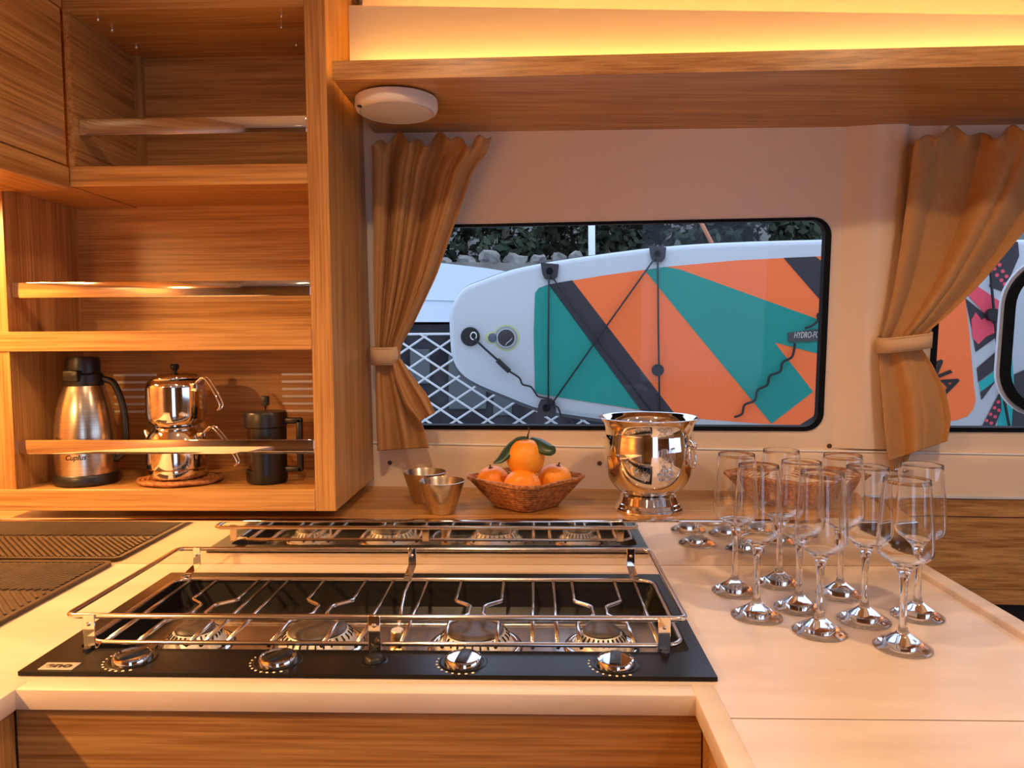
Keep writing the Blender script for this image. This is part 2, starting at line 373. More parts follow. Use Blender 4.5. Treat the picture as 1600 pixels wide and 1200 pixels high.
# ================================================================== OVERHEAD SHELF with cove lighting
SZ = 1.656
def yaw_y(x, y0): return y0-0.06*(x+0.303)
def tz(x): return -0.018*(x+0.1)
sh = thing('overhead_shelf', 'long oak shelf overhanging the window and curtains', 'shelf', (-0.303, 1.13, SZ))
XL, XR = -0.303, 2.0
def shelf_slab(x0, x1, yf, yb, z0, z1):
    return hexa([(x0, yaw_y(x0, yf), SZ+tz(x0)+z0), (x1, yaw_y(x1, yf), SZ+tz(x1)+z0), (x1, yaw_y(x1, yb), SZ+tz(x1)+z0), (x0, yaw_y(x0, yb), SZ+tz(x0)+z0),
                 (x0, yaw_y(x0, yf), SZ+tz(x0)+z1), (x1, yaw_y(x1, yf), SZ+tz(x1)+z1), (x1, yaw_y(x1, yb), SZ+tz(x1)+z1), (x0, yaw_y(x0, yb), SZ+tz(x0)+z1)])
obj('shelf_board', shelf_slab(XL, XR, 1.133, 1.425, 0, 0.027), OAKX, sh)
obj('front_edge', shelf_slab(XL-0.0005, XR, 1.128, 1.133, -0.0005, 0.0275), OAKX, sh)
# upright panel standing on the shelf, its top edge falling to the right
pa = ony(545, 8, 1.236); pb = ony(1600, 22, 1.17)
slope = (pb[2]-pa[2])/(pb[0]-pa[0])
pnl = obj('cove_panel', hexa([(x, yaw_y(x, y), z) for (z_) in (0, 1) for (x, y) in ((XL, 1.236), (XR, 1.236), (XR, 1.248), (XL, 1.248)) for z in [(SZ+tz(x)+0.0275) if z_ == 0 else (pa[2]+slope*(x-pa[0]))]]), PANELC)
tag(pnl, 'cream upright cove panel glowing above the long shelf', 'panel')
LED = emit('led_warm', (1.0, 0.52, 0.12), 45.0)
led = obj('led_strip', shelf_slab(XL+0.012, XR, 1.208, 1.216, 0.0275, 0.0325), LED); tag(led, 'warm lit strip lying along the foot of the cove panel', 'light strip')
bz = pa[2]+slope*0.6-(SZ+tz(0.3))
_zt = lambda x: pa[2]+slope*(x-pa[0])
led2 = obj('led_strip', hexa([(x, yaw_y(x, y), _zt(x)-dz) for dz in (0.026, 0.020) for (x, y) in ((XL+0.012, 1.2485), (XR, 1.2485), (XR, 1.2545), (XL+0.012, 1.2545))]), LED); tag(led2, 'warm lit strip fixed behind the cove panel', 'light strip')
bk = obj('cove_back', shelf_slab(XL, XR, 1.335, 1.345, 0.028, 0.299), PANELC); tag(bk, 'cream backing behind the cove panel', 'panel')
# round speaker under the shelf
sp = thing('round_speaker', 'round white speaker disc fixed under the overhead shelf', 'speaker', (-0.222, 1.212, SZ-0.03))
zs = SZ+tz(-0.17)-0.0012
obj('housing', lathe([(0.058, 0), (0.066, -0.002), (0.0665, -0.014), (0.0645, -0.020), (0.0600, -0.0225), (0.0590, -0.021), (0.0585, -0.018)], 64, (-0.222, 1.212, zs)), WHITEP, sp, angle=45)
obj('grille', lathe([(0.0590, -0.0190), (0.0575, -0.0225), (0.045, -0.0245), (0, -0.0255)], 64, (-0.222, 1.212, zs)), plain('speaker_grille', (0.58, 0.54, 0.50), 0.6, bump=(1500, 0.3)), sp, angle=45)
obj('sensor_eye', xf(lathe([(0, 0.003), (0.004, 0.002), (0.005, 0)], 14), lambda p: (-0.222-0.052+p[0]*0.9, 1.212-0.0355+p[1], zs-0.0205-p[2])), BLACK, sp)

# ================================================================== SHELF CABINET
CF, CB = 1.170, 1.366                # front and back planes
ZT = 1.786
cab = thing('shelf_cabinet', 'oak cabinet with three open compartments and steel fiddle rails', 'cabinet', (-0.60, 1.27, 0.9905))
def wy(x, z): return 1.450-0.06*x-math.tan(_ln)*(z-0.971)-0.0015      # where the cabin side stands at this height
obj('side_panel', hexa([(-0.357, CF, 0.9905), (-0.324, CF, 0.9905), (-0.324, wy(-0.324, 0.9905)-0.0125, 0.9905), (-0.357, wy(-0.357, 0.9905)-0.0125, 0.9905),
                        (-0.357, CF, CEIL_Z-0.001), (-0.324, CF, CEIL_Z-0.001), (-0.324, wy(-0.324, CEIL_Z), CEIL_Z-0.001), (-0.357, wy(-0.357, CEIL_Z), CEIL_Z-0.001)]), OAKZ, cab)
obj('side_panel', box(-0.888, -0.8535, CF+0.001, CB, 0.9905, 1.5140), OAKZ, cab)
obj('side_panel', box(-0.740, -0.7295, CF-0.0005, CB, 1.5465, CEIL_Z-0.001), OAKY, cab)
obj('back_panel', box(-0.875, -0.357, CB, CB+0.008, 0.995, CEIL_Z-0.001), OAKX, cab)
obj('corner_batten', box(-0.7295, -0.716, CB-0.012, CB, 1.5465, 1.786), OAKZ, cab)
def shelf(x0, z0, z1, name='shelf'):
    s = obj(name, box(x0, -0.357, CF+0.004, CB, z0+0.002, z1-0.001), OAKX, cab)
    obj('front_edge', bbox(x0, -0.3573, CF-0.001, CF+0.004, z0, z1, 0.0008, 1), OAKX, s); return s
shelf(-0.8879, 0.9905, 1.0256, 'bottom_board')
shelf(-0.8879, 1.2521, 1.2841)
shelf(-0.7399, 1.5144, 1.5459)
obj('shelf', box(-0.888, -0.7405, CF, CB, 1.5144, 1.5285), OAKX, cab)
tp = obj('top_board', box(-0.7295, -0.357, CF+0.004, CB, ZT, 1.825), OAKX, cab)
obj('front_edge', box(-0.7395, -0.3573, CF-0.001, CF+0.004, ZT, CEIL_Z-0.001), OAKX, tp)
peg = lathe([(0, -0.008), (0.0022, -0.007), (0.0026, -0.004), (0.0026, 0)], 10)
for (px, py) in ((175, 43), (213, 70), (440, 38), (463, 66), (153, 26), (440, 20)):
    P = onz(px, py, ZT)
    if P[1] > CF+0.01: obj('shelf_pin', xf(peg, lambda p: (P[0]+p[0], P[1]+p[1], ZT+p[2])), PEG, cab, smooth=True)
for (x0, x1) in ((ony(177, 586, CB)[0], ony(245, 586, CB)[0]), (ony(440, 586, CB)[0], ony(505, 586, CB)[0])):
    x1 = min(x1, -0.360)
    for k in range(6):
        z = ony(200, 586+11.4*k, CB)[2]
        obj('vent_slot', bbox(x0, x1, CB-0.0015, CB+0.001, z-0.0024, z+0.0024, 0.001, 1), VENT, cab)
def rail(x0, x1, z0, z1, y=CF+0.010):
    r = obj('fiddle_rail', bbox(x0+0.004, x1-0.003, y, y+0.004, z0, z1, 0.0008, 2), STEEL, cab, angle=40)
    for xa, xb in ((x0, x0+0.012), (x1-0.005, x1)):
        obj('rail_bracket', bbox(xa, xb, y+0.002, y+0.020, z0+0.0005, z1-0.0005, 0.001, 1), STEEL, r, angle=40)
rail(-0.7295, -0.3575, 1.5971, 1.6230)
rail(-0.8535, -0.3575, 1.3391, 1.3640)
rail(-0.8535, -0.3575, 1.0825, 1.1060)

# ================================================================== OVERHEAD CABINET on the sink side
oc = thing('overhead_cabinet', 'oak overhead cabinet with a flush door beside the open shelves', 'cabinet', (-0.95, 0.6, 1.509))
obj('bottom_board', box(LWALL+0.001, -0.757, -0.25, CF-0.003, 1.5083, 1.5250), OAKY, oc)
for ya, yb in ((-0.25, -0.235), (CF-0.02, CF-0.004)): obj('side_panel', box(LWALL+0.001, -0.758, ya, yb, 1.5252, CEIL_Z-0.001), OAKY, oc)
obj('face_rail', box(-0.757, -0.7402, -0.25, CF-0.0025, 1.5083, 1.5445), OAKY, oc)
obj('face_rail', box(-0.757, -0.7402, -0.25, CF-0.0025, 1.7903, CEIL_Z-0.001), OAKY, oc)
obj('door', bbox(-0.755, -0.7402, 0.49, CF-0.006, 1.5468, 1.7885, 0.001, 1), OAKY, oc)
obj('door', bbox(-0.755, -0.7402, -0.24, 0.487, 1.5468, 1.7885, 0.001, 1), OAKY, oc)

def lamp_bar(loc, ly, power, label):
    r = thing('cabinet_lamp', label, 'lamp', loc)
    x, y, z = loc
    obj('lamp_body', bbox(x-0.02, x+0.02, y-ly/2, y+ly/2, z-0.010, z, 0.002, 1), WHITEP, r)
    obj('diffuser', box(x-0.015, x+0.015, y-ly/2+0.01, y+ly/2-0.01, z-0.0115, z-0.0095), emit('lamp_diffuser', LAMP, 9.0) if 'lamp_diffuser' not in MATS else MATS['lamp_diffuser'], r)
    lamp_area('lamp_light', (x, y, z-0.013), (0, 0, 0), 0.03, ly-0.02, power, parent=r)
lamp_bar((-1.00, 1.00, 1.5078), 0.22, 20.0, 'short warm lamp under the overhead cabinet beside the open shelves')
lamp_bar((-1.00, 0.18, 1.5078), 0.14, 30.0, 'short warm lamp under the middle of the overhead cabinet')

# ================================================================== CEILING DOWNLIGHTS
SPOTC = (1.0, 0.68, 0.40)
def downlight(x, y, power, label):
    r = thing('ceiling_downlight', label, 'lamp', (x, y, CEIL_Z))
    obj('bezel', lathe([(0.030, -0.001), (0.032, -0.006), (0.044, -0.005), (0.046, 0)], 32, (x, y, CEIL_Z)), STEEL, r, angle=40)
    obj('lens', lathe([(0, -0.003), (0.030, -0.003)], 32, (x, y, CEIL_Z)), emit('downlight_lens', SPOTC, 14.0) if 'downlight_lens' not in MATS else MATS['downlight_lens'], r)
    lamp_area('lamp_light', (x, y, CEIL_Z-0.008), (0, 0, 0), 0.06, 0.06, power, SPOTC, parent=r, shape='DISK', spread=math.radians(150))
downlight(-0.22, 0.60, 8.0, 'round warm downlight over the hob')
downlight(0.60, 0.55, 9.0, 'round warm downlight over the glasses')
downlight(-0.30, -0.70, 9.0, 'round warm downlight over the galley entrance')
downlight(0.70, -0.90, 9.0, 'round warm downlight by the companionway')
downlight(1.60, 0.20, 6.0, 'round warm downlight over the saloon')

# ================================================================== WORKTOP, BACKSPLASH, LEDGE, BASE CABINETS
CZ = 0.900
MY = 1.178                            # mirror face
HX0, HX1, HY0, HY1 = -0.572, 0.194, 0.773, 1.116       # hob plate
OX0, OX1, OY0, OY1 = -0.544, 0.178, 0.835, 1.084       # hob opening
IX0, IX1, IY = -0.553, 0.164, 0.742   # the inner front edge of the U
wt = thing('worktop', 'pale laminate worktop wrapping round the galley with the hob let in', 'worktop', (0, 1.0, 0.878))
hole = [(OX0-0.006, OY0-0.006), (OX1+0.006, OY0-0.006), (OX1+0.006, OY1+0.006), (OX0-0.006, OY1+0.006)]
SEAM = 0.698
obj('main_slab', plate([(LWALL+0.001, MY-0.0003), (0.588, MY-0.0003), (0.588, SEAM+0.0008), (IX1+0.024, SEAM+0.0008), (IX1+0.024, IY+0.024), (IX0-0.024, IY+0.024), (IX0-0.024, -0.35), (LWALL+0.001, -0.35)], [hole], 0.878, CZ), WORKTOP, wt)
obj('arm_slab', plate([(IX1+0.024, SEAM-0.0008), (0.588, SEAM-0.0008), (0.588, 0.12), (IX1+0.024, 0.12)], [], 0.878, CZ-0.0003), WORKTOP, wt)
obj('front_edge', bbox(IX0-0.0005, IX1+0.0005, IY, IY+0.0242, 0.878, CZ+0.0003, 0.0015, 2), WORKEDGE, wt, angle=40)
obj('arm_edge', bbox(IX1, IX1+0.0242, 0.12, IY+0.0242, 0.8775, CZ+0.0006, 0.0015, 2), WORKEDGE, wt, angle=40)
obj('arm_edge', bbox(IX0-0.0242, IX0, -0.35, IY+0.0242, 0.8775, CZ+0.0006, 0.0015, 2), WORKEDGE, wt, angle=40)
obj('raised_lip', bbox(0.5880, 0.6130, 0.12, MY-0.0015, 0.876, CZ+0.010, 0.003, 3), WORKEDGE, wt, angle=40)

bs = thing('backsplash', 'low mirror-polished steel backsplash reflecting the hob and glass feet', 'backsplash', (0, MY, CZ))
obj('face_plate', box(LWALL+0.002, 0.6130, MY, MY+0.010, CZ+0.0004, 0.9705), MIRROR, bs)
obj('top_lip', bbox(LWALL+0.002, 0.6130, MY-0.001, MY+0.016, 0.9700, 0.9725, 0.0008, 2), MIRROR, bs, angle=40)
lg = obj('ledge', plate([(LWALL+0.002, MY+0.0165), (0.613, MY+0.0165)] + [tuple(W(u_, 0, 0.0)[:2]) for u_ in (0.614, -1.15)], [], 0.935, 0.9722), OAKX)
tag(lg, 'oak ledge under the window carrying fruit basket and ice bucket', 'ledge')
lb = obj('ledge_carcass', box(LWALL+0.002, 0.60, MY+0.020, 1.40, 0.02, 0.934), OAKX); tag(lb, 'oak casing under the window ledge', 'casing')

def base_cabinet(name, label, loc): return thing(name, label, 'cabinet', loc)
bc = base_cabinet('base_cabinet', 'oak base cabinet with a wide drawer front under the hob', (-0.19, 0.8, 0.0))
obj('drawer_front', bbox(IX0-0.0099, IX1+0.0099, IY+0.012, IY+0.030, 0.60, 0.8745, 0.0012, 1), OAKX, bc)
obj('door_front', bbox(IX0+0.003, -0.196, IY+0.012, IY+0.030, 0.10, 0.596, 0.0012, 1), OAKX, bc)
obj('door_front', bbox(-0.192, IX1-0.003, IY+0.012, IY+0.030, 0.10, 0.596, 0.0012, 1), OAKX, bc)
obj('plinth', box(IX0+0.003, IX1-0.003, IY+0.05, IY+0.07, 0.0, 0.10), OAKX, bc)
obj('carcass', box(IX0, IX1, IY+0.031, MY, 0.02, 0.600), OAKX, bc)
bl = base_cabinet('base_cabinet', 'oak base cabinet under the drying mat side of the worktop', (-0.86, 0.3, 0.0))
obj('side_panel', box(LWALL+0.003, IX0-0.008, IY+0.032, 1.175, 0.0, 0.8765), OAKX, bl)
obj('door_front', bbox(IX0-0.024, IX0-0.010, 0.20, IY+0.011, 0.10, 0.8745, 0.0012, 1), OAKZ, bl)
obj('door_front', bbox(IX0-0.024, IX0-0.010, -0.34, 0.197, 0.10, 0.8745, 0.0012, 1), OAKZ, bl)
obj('carcass', box(LWALL+0.003, IX0-0.026, -0.34, IY+0.031, 0.0, 0.8765), OAKY, bl)
br = base_cabinet('base_cabinet', 'oak base cabinet under the glass side of the worktop', (0.38, 0.6, 0.0))
obj('side_panel', bbox(IX1+0.010, IX1+0.024, 0.13, IY+0.011, 0.10, 0.8745, 0.0012, 1), OAKX, br)
obj('carcass', box(IX1+0.026, 0.598, 0.14, 1.172, 0.0, 0.8755), OAKX, br)

# locker front on the saloon side, below the cabin side
lk = thing('saloon_locker', 'oak locker front below the window beyond the counter end', 'cabinet', W(1.4, -0.25, 0.0))
def wallslab(u0, u1, z0, z1, w0, w1):
    g = lambda u_, z, w_: np.array([*(W(u_, 0, w_)[:2]), z])
    return hexa([g(u0, z0, w1), g(u1, z0, w1), g(u1, z0, w0), g(u0, z0, w0), g(u0, z1, w1), g(u1, z1, w1), g(u1, z1, w0), g(u0, z1, w0)])
obj('white_bead', wallslab(0.62, 2.2, 0.9630, 0.9675, -0.04, 0.0135), DECK, lk)
obj('top_rail', wallslab(0.62, 2.2, 0.9285, 0.9628, -0.04, 0.010), OAKX, lk)
obj('front_panel', wallslab(0.62, 2.2, 0.7900, 0.9262, -0.04, 0.009), OAKX, lk)
obj('bottom_rail', wallslab(0.62, 2.2, 0.7600, 0.7892, -0.04, 0.0075), OAKX, lk)
obj('recess_back', wallslab(0.62, 2.2, 0.0, 0.7595, -0.10, -0.055), DARK, lk)

# ================================================================== GAS HOB
hob = thing('gas_hob', 'black four-burner inline gas hob with wire pan guard', 'hob', ((HX0+HX1)/2, (HY0+HY1)/2, CZ))
PZ = CZ+0.0055
top = obj('top_plate', plate([(HX0, HY0), (HX1, HY0), (HX1, HY1), (HX0, HY1)], [rrect(OX0, OX1, OY0, OY1, 0.010, 4)], CZ+0.0008, PZ), ENAMEL, hob)
# tray: sloped black sides, polished floor
o_ = rrect(OX0+0.0005, OX1-0.0005, OY0+0.0005, OY1-0.0005, 0.010, 4); i_ = rrect(OX0+0.012, OX1-0.012, OY0+0.012, OY1-0.012, 0.012, 4); n = len(o_)
V = [(x, y, PZ-0.001) for x, y in o_]+[(x, y, 0.8690) for x, y in i_]
obj('tray_wall', (V, [(k, (k+1) % n, n+(k+1) % n, n+k) for k in range(n)]), ENAMEL, hob, angle=50)
obj('tray_floor', plate(i_, [], 0.8680, 0.8692), TRAY, hob)
obj('tray_step', bbox(OX0+0.05, OX1-0.05, 1.000, 1.006, 0.8693, 0.8715, 0.0008, 1), TRAY, hob)
BUR = [(-0.447, 0.030), (-0.285, 0.042), (-0.079, 0.042), (0.084, 0.029)]
BY = 0.930
for bx_, br_ in BUR:
    r_ = br_
    bu = obj('burner', lathe([(r_+0.020, 0.8693), (r_+0.018, 0.8735), (r_+0.014, 0.8745), (r_+0.011, 0.8735), (r_+0.009, 0.872)], 40, (bx_, BY, 0)), STEEL, hob, smooth=True)
    obj('burner_crown', lathe([(r_+0.0085, 0.8700), (r_+0.0080, 0.8740), (r_+0.0010, 0.8860), (r_-0.004, 0.8905), (0, 0.8905)], 40, (bx_, BY, 0)), ALU, bu, angle=40)
    fl = []
    for k in range(28):
        a = 2*PI*k/28; ca, sa = math.cos(a), math.sin(a)
        q = box(-0.0045, 0.0045, -0.0011, 0.0011, -0.0045, 0.0025)
        rr = r_+0.0004; fl.append(xf(q, lambda p: (bx_+(rr+p[0]*0.6)*ca-p[1]*sa, BY+(rr+p[0]*0.6)*sa+p[1]*ca, 0.8855+p[2]-p[0]*0.5)))
    obj('flame_ports', merge(*fl), DARK, bu)
    obj('burner_cap', lathe([(0, 0.8965), (r_-0.013, 0.8962), (r_-0.007, 0.8948), (r_-0.0045, 0.8925), (r_-0.006, 0.8902), (0, 0.8898)], 40, (bx_, BY, 0)), CAPB, bu, angle=40)
    obj('igniter', lathe([(0.002, 0.8700), (0.002, 0.884), (0.0008, 0.889), (0, 0.889)], 10, (bx_+(r_+0.013)*0.75, BY-(r_+0.013)*0.66, 0)), WHITEP, bu, smooth=True)
# grate
GZ = 0.9110; R1 = 0.0029; gx0, gx1, gy0, gy1 = -0.537, 0.171, 0.840, 1.071
gr = obj('grate_frame', tube([(x, y, GZ) for x, y in rrect(gx0, gx1, gy0, gy1, 0.022, 5)], R1, 8, True), WIRE, hob, smooth=True)
def gbar(pts): obj('grate_bar', tube(pts, R1*0.9, 8), WIRE, gr, smooth=True)
for px in (300, 424, 452, 616, 670, 833, 864, 989):
    x = onz(px, 903, GZ)[0]; gbar([(x, gy1, GZ-0.003), (x, 0.5*(gy0+gy1), GZ-0.003), (x, gy0, GZ-0.003)])
def jog(x, s):
    dj = 0.010
    pts = [(x, gy1), (x, 0.988), (x, 0.982), (x+s*0.004, 0.977), (x+s*0.018, 0.965), (x+s*0.022, 0.959), (x+s*0.0225, 0.953), (x+s*0.022, 0.944), (x+s*0.0225, 0.936), (x+s*0.022, 0.930), (x+s*0.018, 0.924), (x+s*0.004, 0.908), (x, 0.902), (x, 0.895), (x, gy0)]
    gbar([(a, b+(dj if 0.85 < b < 1.0 else 0), GZ-0.003) for a, b in pts])
for (bx_, br_) in BUR:
    jog(bx_-0.0315, 1); jog(bx_+0.0315, -1)
# guard rail loop with six brackets
GH = 0.9440; ux0, ux1, uy0, uy1 = -0.557, 0.173, 0.837, 1.113
gd = obj('guard_rail', tube([(x, y, GH) for x, y in rrect(ux0, ux1, uy0, uy1, 0.010, 5)], 0.0033, 10, True), WIRE, hob, smooth=True)
for bx0, yb, s in ((ony(143, 990, uy0)[0], uy0, -1), (ony(586, 990, uy0)[0], uy0, -1), (ony(1037, 990, uy0)[0], uy0, -1), (ony(310, 880, uy1)[0], uy1, 1), (ony(645, 880, uy1)[0], uy1, 1), (ony(985, 880, uy1)[0], uy1, 1)):
    q = [(-0.0068, 0.0), (0.0068, 0.0)]
    if s < 0:
        br_ = obj('guard_bracket', merge(bbox(bx0-0.0072, bx0+0.0072, yb-0.0050, yb-0.0035, PZ+0.0002, GH+0.0035, 0.0006, 1), bbox(bx0-0.0072, bx0+0.0072, yb-0.0045, yb+0.004, PZ+0.0001, PZ+0.0016, 0.0005, 1)), STEEL, gd, angle=40)
        obj('rivet', xf(lathe([(0, 0.0022), (0.002, 0.0016), (0.0027, 0)], 12), lambda p: (bx0+p[0], yb-0.0050-p[2], GH-0.008+p[1])), CHROME, br_, smooth=True)
    else:
        br_ = obj('guard_bracket', merge(bbox(bx0-0.0060, bx0+0.0060, yb-0.0055, yb-0.0040, PZ+0.014, GH+0.0035, 0.0006, 1), hexa([(bx0-0.006, yb-0.046, PZ+0.0075), (bx0+0.006, yb-0.046, PZ+0.0075), (bx0+0.006, yb-0.0042, PZ+0.0140), (bx0-0.006, yb-0.0042, PZ+0.0140), (bx0-0.006, yb-0.046, PZ+0.0090), (bx0+0.006, yb-0.046, PZ+0.0090), (bx0+0.006, yb-0.0042, PZ+0.0155), (bx0-0.006, yb-0.0042, PZ+0.0155)])), STEEL, gd, angle=40)
        obj('rivet', xf(lathe([(0, 0.0022), (0.002, 0.0016), (0.0025, 0)], 12), lambda p: (bx0+p[0], yb-0.0055-p[2], GH-0.008+p[1])), CHROME, br_, smooth=True)
# rubber feet under the front brackets
for bx0 in [ony(px, 990, uy0)[0] for px in (143, 586, 1037)]: obj('bracket_foot', lathe([(0.005, PZ+0.0001), (0.0045, PZ+0.0038), (0, PZ+0.0038)], 14, (bx0, uy0-0.0095, 0)), BLACK, hob)
# clamp: long threaded rod with a knurled nut
cl = obj('clamp_nut', lathe([(0.0105, 0.8695), (0.0105, 0.872), (0.0085, 0.874), (0.0088, 0.893), (0.0078, 0.8945), (0, 0.895)], 28, (-0.1785, 0.920, 0)), BRASS, hob, angle=40)
obj('nut_top', lathe([(0, 0.8962), (0.0075, 0.8960), (0.0085, 0.8945)], 28, (-0.1785, 0.920, 0)), ALU, cl, angle=40)
obj('clamp_rod', tube([(-0.1855, 1.071, 0.9110), (-0.186, 1.050, 0.9105), (-0.1865, 1.02, 0.9080), (-0.184, 0.985, 0.902), (-0.1785, 0.928, 0.896)], 0.0024, 8), CHROME, cl, smooth=True)
# knobs
for px, py, rot in ((206, 1031, 35), (434, 1033, 30), (724, 1035, 8), (962, 1038, 8)):
    P = onz(px, py, PZ); kx, ky = P[0], P[1]+0.001
    kn = obj('control_knob', lathe([(0.0215, 0.0001), (0.0212, 0.004), (0.0200, 0.0065), (0.0185, 0.0070), (0.0180, 0.0058), (0, 0.0058)], 44, (kx, ky, PZ)), CHROME, hob, angle=40)
    a = math.radians(90-rot); ca, sa = math.cos(a), math.sin(a)
    q = bbox(-0.0172, 0.0172, -0.0062, 0.0062, 0.0030, 0.0086, 0.0012, 2)
    obj('grip', xf(q, lambda p: (kx+p[0]*ca-p[1]*sa, ky+p[0]*sa+p[1]*ca, PZ+p[2])), BLACK, kn, angle=40)
    obj('knob_collar', lathe([(0.0225, 0.0001), (0.0255, 0.0012), (0.0275, 0.0001)], 40, (kx, ky, PZ)), ENAMEL, kn, smooth=True)
    dots = []
    for k in range(10):
        a = math.radians(165+k*14.5); rr = 0.0300
        dots.append(lathe([(0, 0.0004), (0.0011+0.00007*k, 0.0004), (0.0011+0.00007*k, 0)], 8, (kx+rr*math.cos(a), ky+rr*math.sin(a), PZ)))
    obj('dial_marks', merge(*dots), plain('print_cream', (0.80, 0.72, 0.55), 0.5) if 'print_cream' not in MATS else MATS['print_cream'], kn)
P = onz(585, 1033, PZ)
ib = obj('ignition_button', lathe([(0.011, 0.0001), (0.0105, 0.004), (0.0085, 0.006), (0, 0.0065)], 24, (P[0], P[1], PZ)), BLACK, hob, angle=40)
obj('button_ring', lathe([(0.0115, 0.0001), (0.0135, 0.0016), (0.0155, 0.0001)], 24, (P[0], P[1], PZ)), ENAMEL, ib, smooth=True)
bd = obj('badge', bbox(-0.553, -0.514, 0.7775, 0.7950, PZ, PZ+0.0008, 0.0003, 1), BADGE, hob)
obj('badge_lettering', xf(textmesh('eno', 0.0165, 0.0002, 0.0006), lambda p: (-0.5335+p[0]*1.15, 0.7868+p[1]*0.85, PZ+0.0010+p[2])), INK, bd)

# ================================================================== DRYING MAT
mt = thing('drying_mat', 'brown ribbed silicone drying mat lying beside the hob', 'mat', (-0.86, 1.02, CZ))
mx0, mx1, my0, my1 = -1.085, -0.695, 0.80, 1.172
MZ = CZ+0.0008
obj('mat_sheet', plate(rrect(mx0, mx1, my0, my1, 0.012, 4), [], MZ, MZ+0.0030), MAT, mt)
obj('raised_border', plate(rrect(mx0, mx1, my0, my1, 0.012, 4), [rrect(mx0+0.007, mx1-0.007, my0+0.007, my1-0.007, 0.008, 4)], MZ+0.0025, MZ+0.0062), MAT, mt, angle=40)
def ribs(x0, x1, y0, y1, ang, pitch, wdt, h):
    """straight ribs clipped to a rectangle"""
    ca, sa = math.cos(ang), math.sin(ang); out = []
    cx, cy_ = (x0+x1)/2, (y0+y1)/2; D = math.hypot(x1-x0, y1-y0)/2; k = int(D/pitch)+1
    for i in range(-k, k+1):
        px, py = cx-sa*pitch*i, cy_+ca*pitch*i; t0, t1 = -D*2, D*2
        for p, d, lo_, hi_ in ((px, ca, x0, x1), (py, sa, y0, y1)):
            a, b = (lo_-p)/d, (hi_-p)/d; t0, t1 = max(t0, min(a, b)), min(t1, max(a, b))
        if t1-t0 < 0.006: continue
        q = bbox(t0, t1, -wdt/2, wdt/2, 0, h, 0.0006, 1)
        out.append(xf(q, lambda p: (px+p[0]*ca-p[1]*sa, py+p[0]*sa+p[1]*ca, MZ+0.0026+p[2])))
    return out
def add_ribs(*a):
    for vf in ribs(*a): obj('rib', vf, MAT, mt)
add_ribs(mx0+0.012, mx1-0.012, 1.035, my1-0.012, math.radians(45), 0.0085, 0.0045, 0.0035)
add_ribs(mx0+0.012, mx1-0.012, my0+0.012, 1.027, math.radians(-45), 0.0110, 0.0040, 0.0035)

# ================================================================== GLASSES
outer = [(0, 0.0), (0.030, 0.0), (0.0325, 0.0008), (0.0325, 0.0020), (0.026, 0.0060), (0.016, 0.0120), (0.0085, 0.0175), (0.0056, 0.0215), (0.0044, 0.028), (0.0039, 0.045), (0.0040, 0.065), (0.0048, 0.080), (0.0066, 0.0905), (0.0100, 0.0960)]
bowl_o = smooth_prof([(0.0100, 0.0960), (0.0185, 0.1035), (0.0268, 0.1095), (0.0304, 0.1150), (0.0310, 0.1240), (0.0297, 0.1480), (0.0274, 0.1780), (0.0254, 0.2012)], 4)
bowl_i = [(r-0.0008, z) for r, z in bowl_o if z > 0.104]
prof = outer[:-1]+bowl_o+[(0.0253, 0.2016), (0.0250, 0.2018), (0.0247, 0.2016)]+bowl_i[::-1]+[(0.0150, 0.1030), (0.0070, 0.0990), (0, 0.0975)]
GROUP = 'empty stemmed glasses on the worktop'
gpos = [((1148, 925), 'behind, next to the hob end and the ice bucket'), ((1182, 963), ''), ((1217, 913), ''), ((1248, 951), ''), ((1280, 988), ''), ((1312, 930), ''), ((1350, 970), ''), ((1410, 1012), ''), ((1433, 963), '')]
glab = ['empty stemmed glass at the hob end of the hindmost row, nearer the hob',
        'empty stemmed glass nearest to the hob guard, front of that row',
        'empty stemmed glass standing closest to the mirror backsplash',
        'empty stemmed glass in the middle, surrounded by the other glasses',
        'empty stemmed glass in the middle row, nearest the worktop seam',
        'empty stemmed glass second closest to the backsplash, in front of the empty basket',
        'empty stemmed glass between the middle glass and the outermost pair',
        'empty stemmed glass standing closest to the worktop front seam',
        'empty stemmed glass standing closest to the raised lip of the worktop']
glab = ['empty stemmed glass of the row next to the hob, on its backsplash side',
        'empty stemmed glass standing closest to the hob corner',
        'empty stemmed glass standing closest to the mirror backsplash',
        'empty stemmed glass at the centre of the group of nine',
        'empty stemmed glass of the middle row, on its worktop seam side',
        'empty stemmed glass of the row by the lip, on its backsplash side',
        'empty stemmed glass midway along the row beside the lone outer glass',
        'empty stemmed glass standing closest to the worktop seam',
        'empty stemmed glass standing alone closest to the raised worktop lip']
for i, ((px, py), _) in enumerate(gpos):
    P = onz(px, py, CZ)
    r = thing('stemmed_glass', glab[i], 'glass', (P[0], P[1], CZ+0.0004), GROUP)
    if i == 0:
        g0 = mesh_from('glass_body', lathe(prof, 56)[0], lathe(prof, 56)[1], GLASS, True)
    put('glass_body', g0, r)

# ================================================================== ON THE LEDGE
LZ = 0.9724
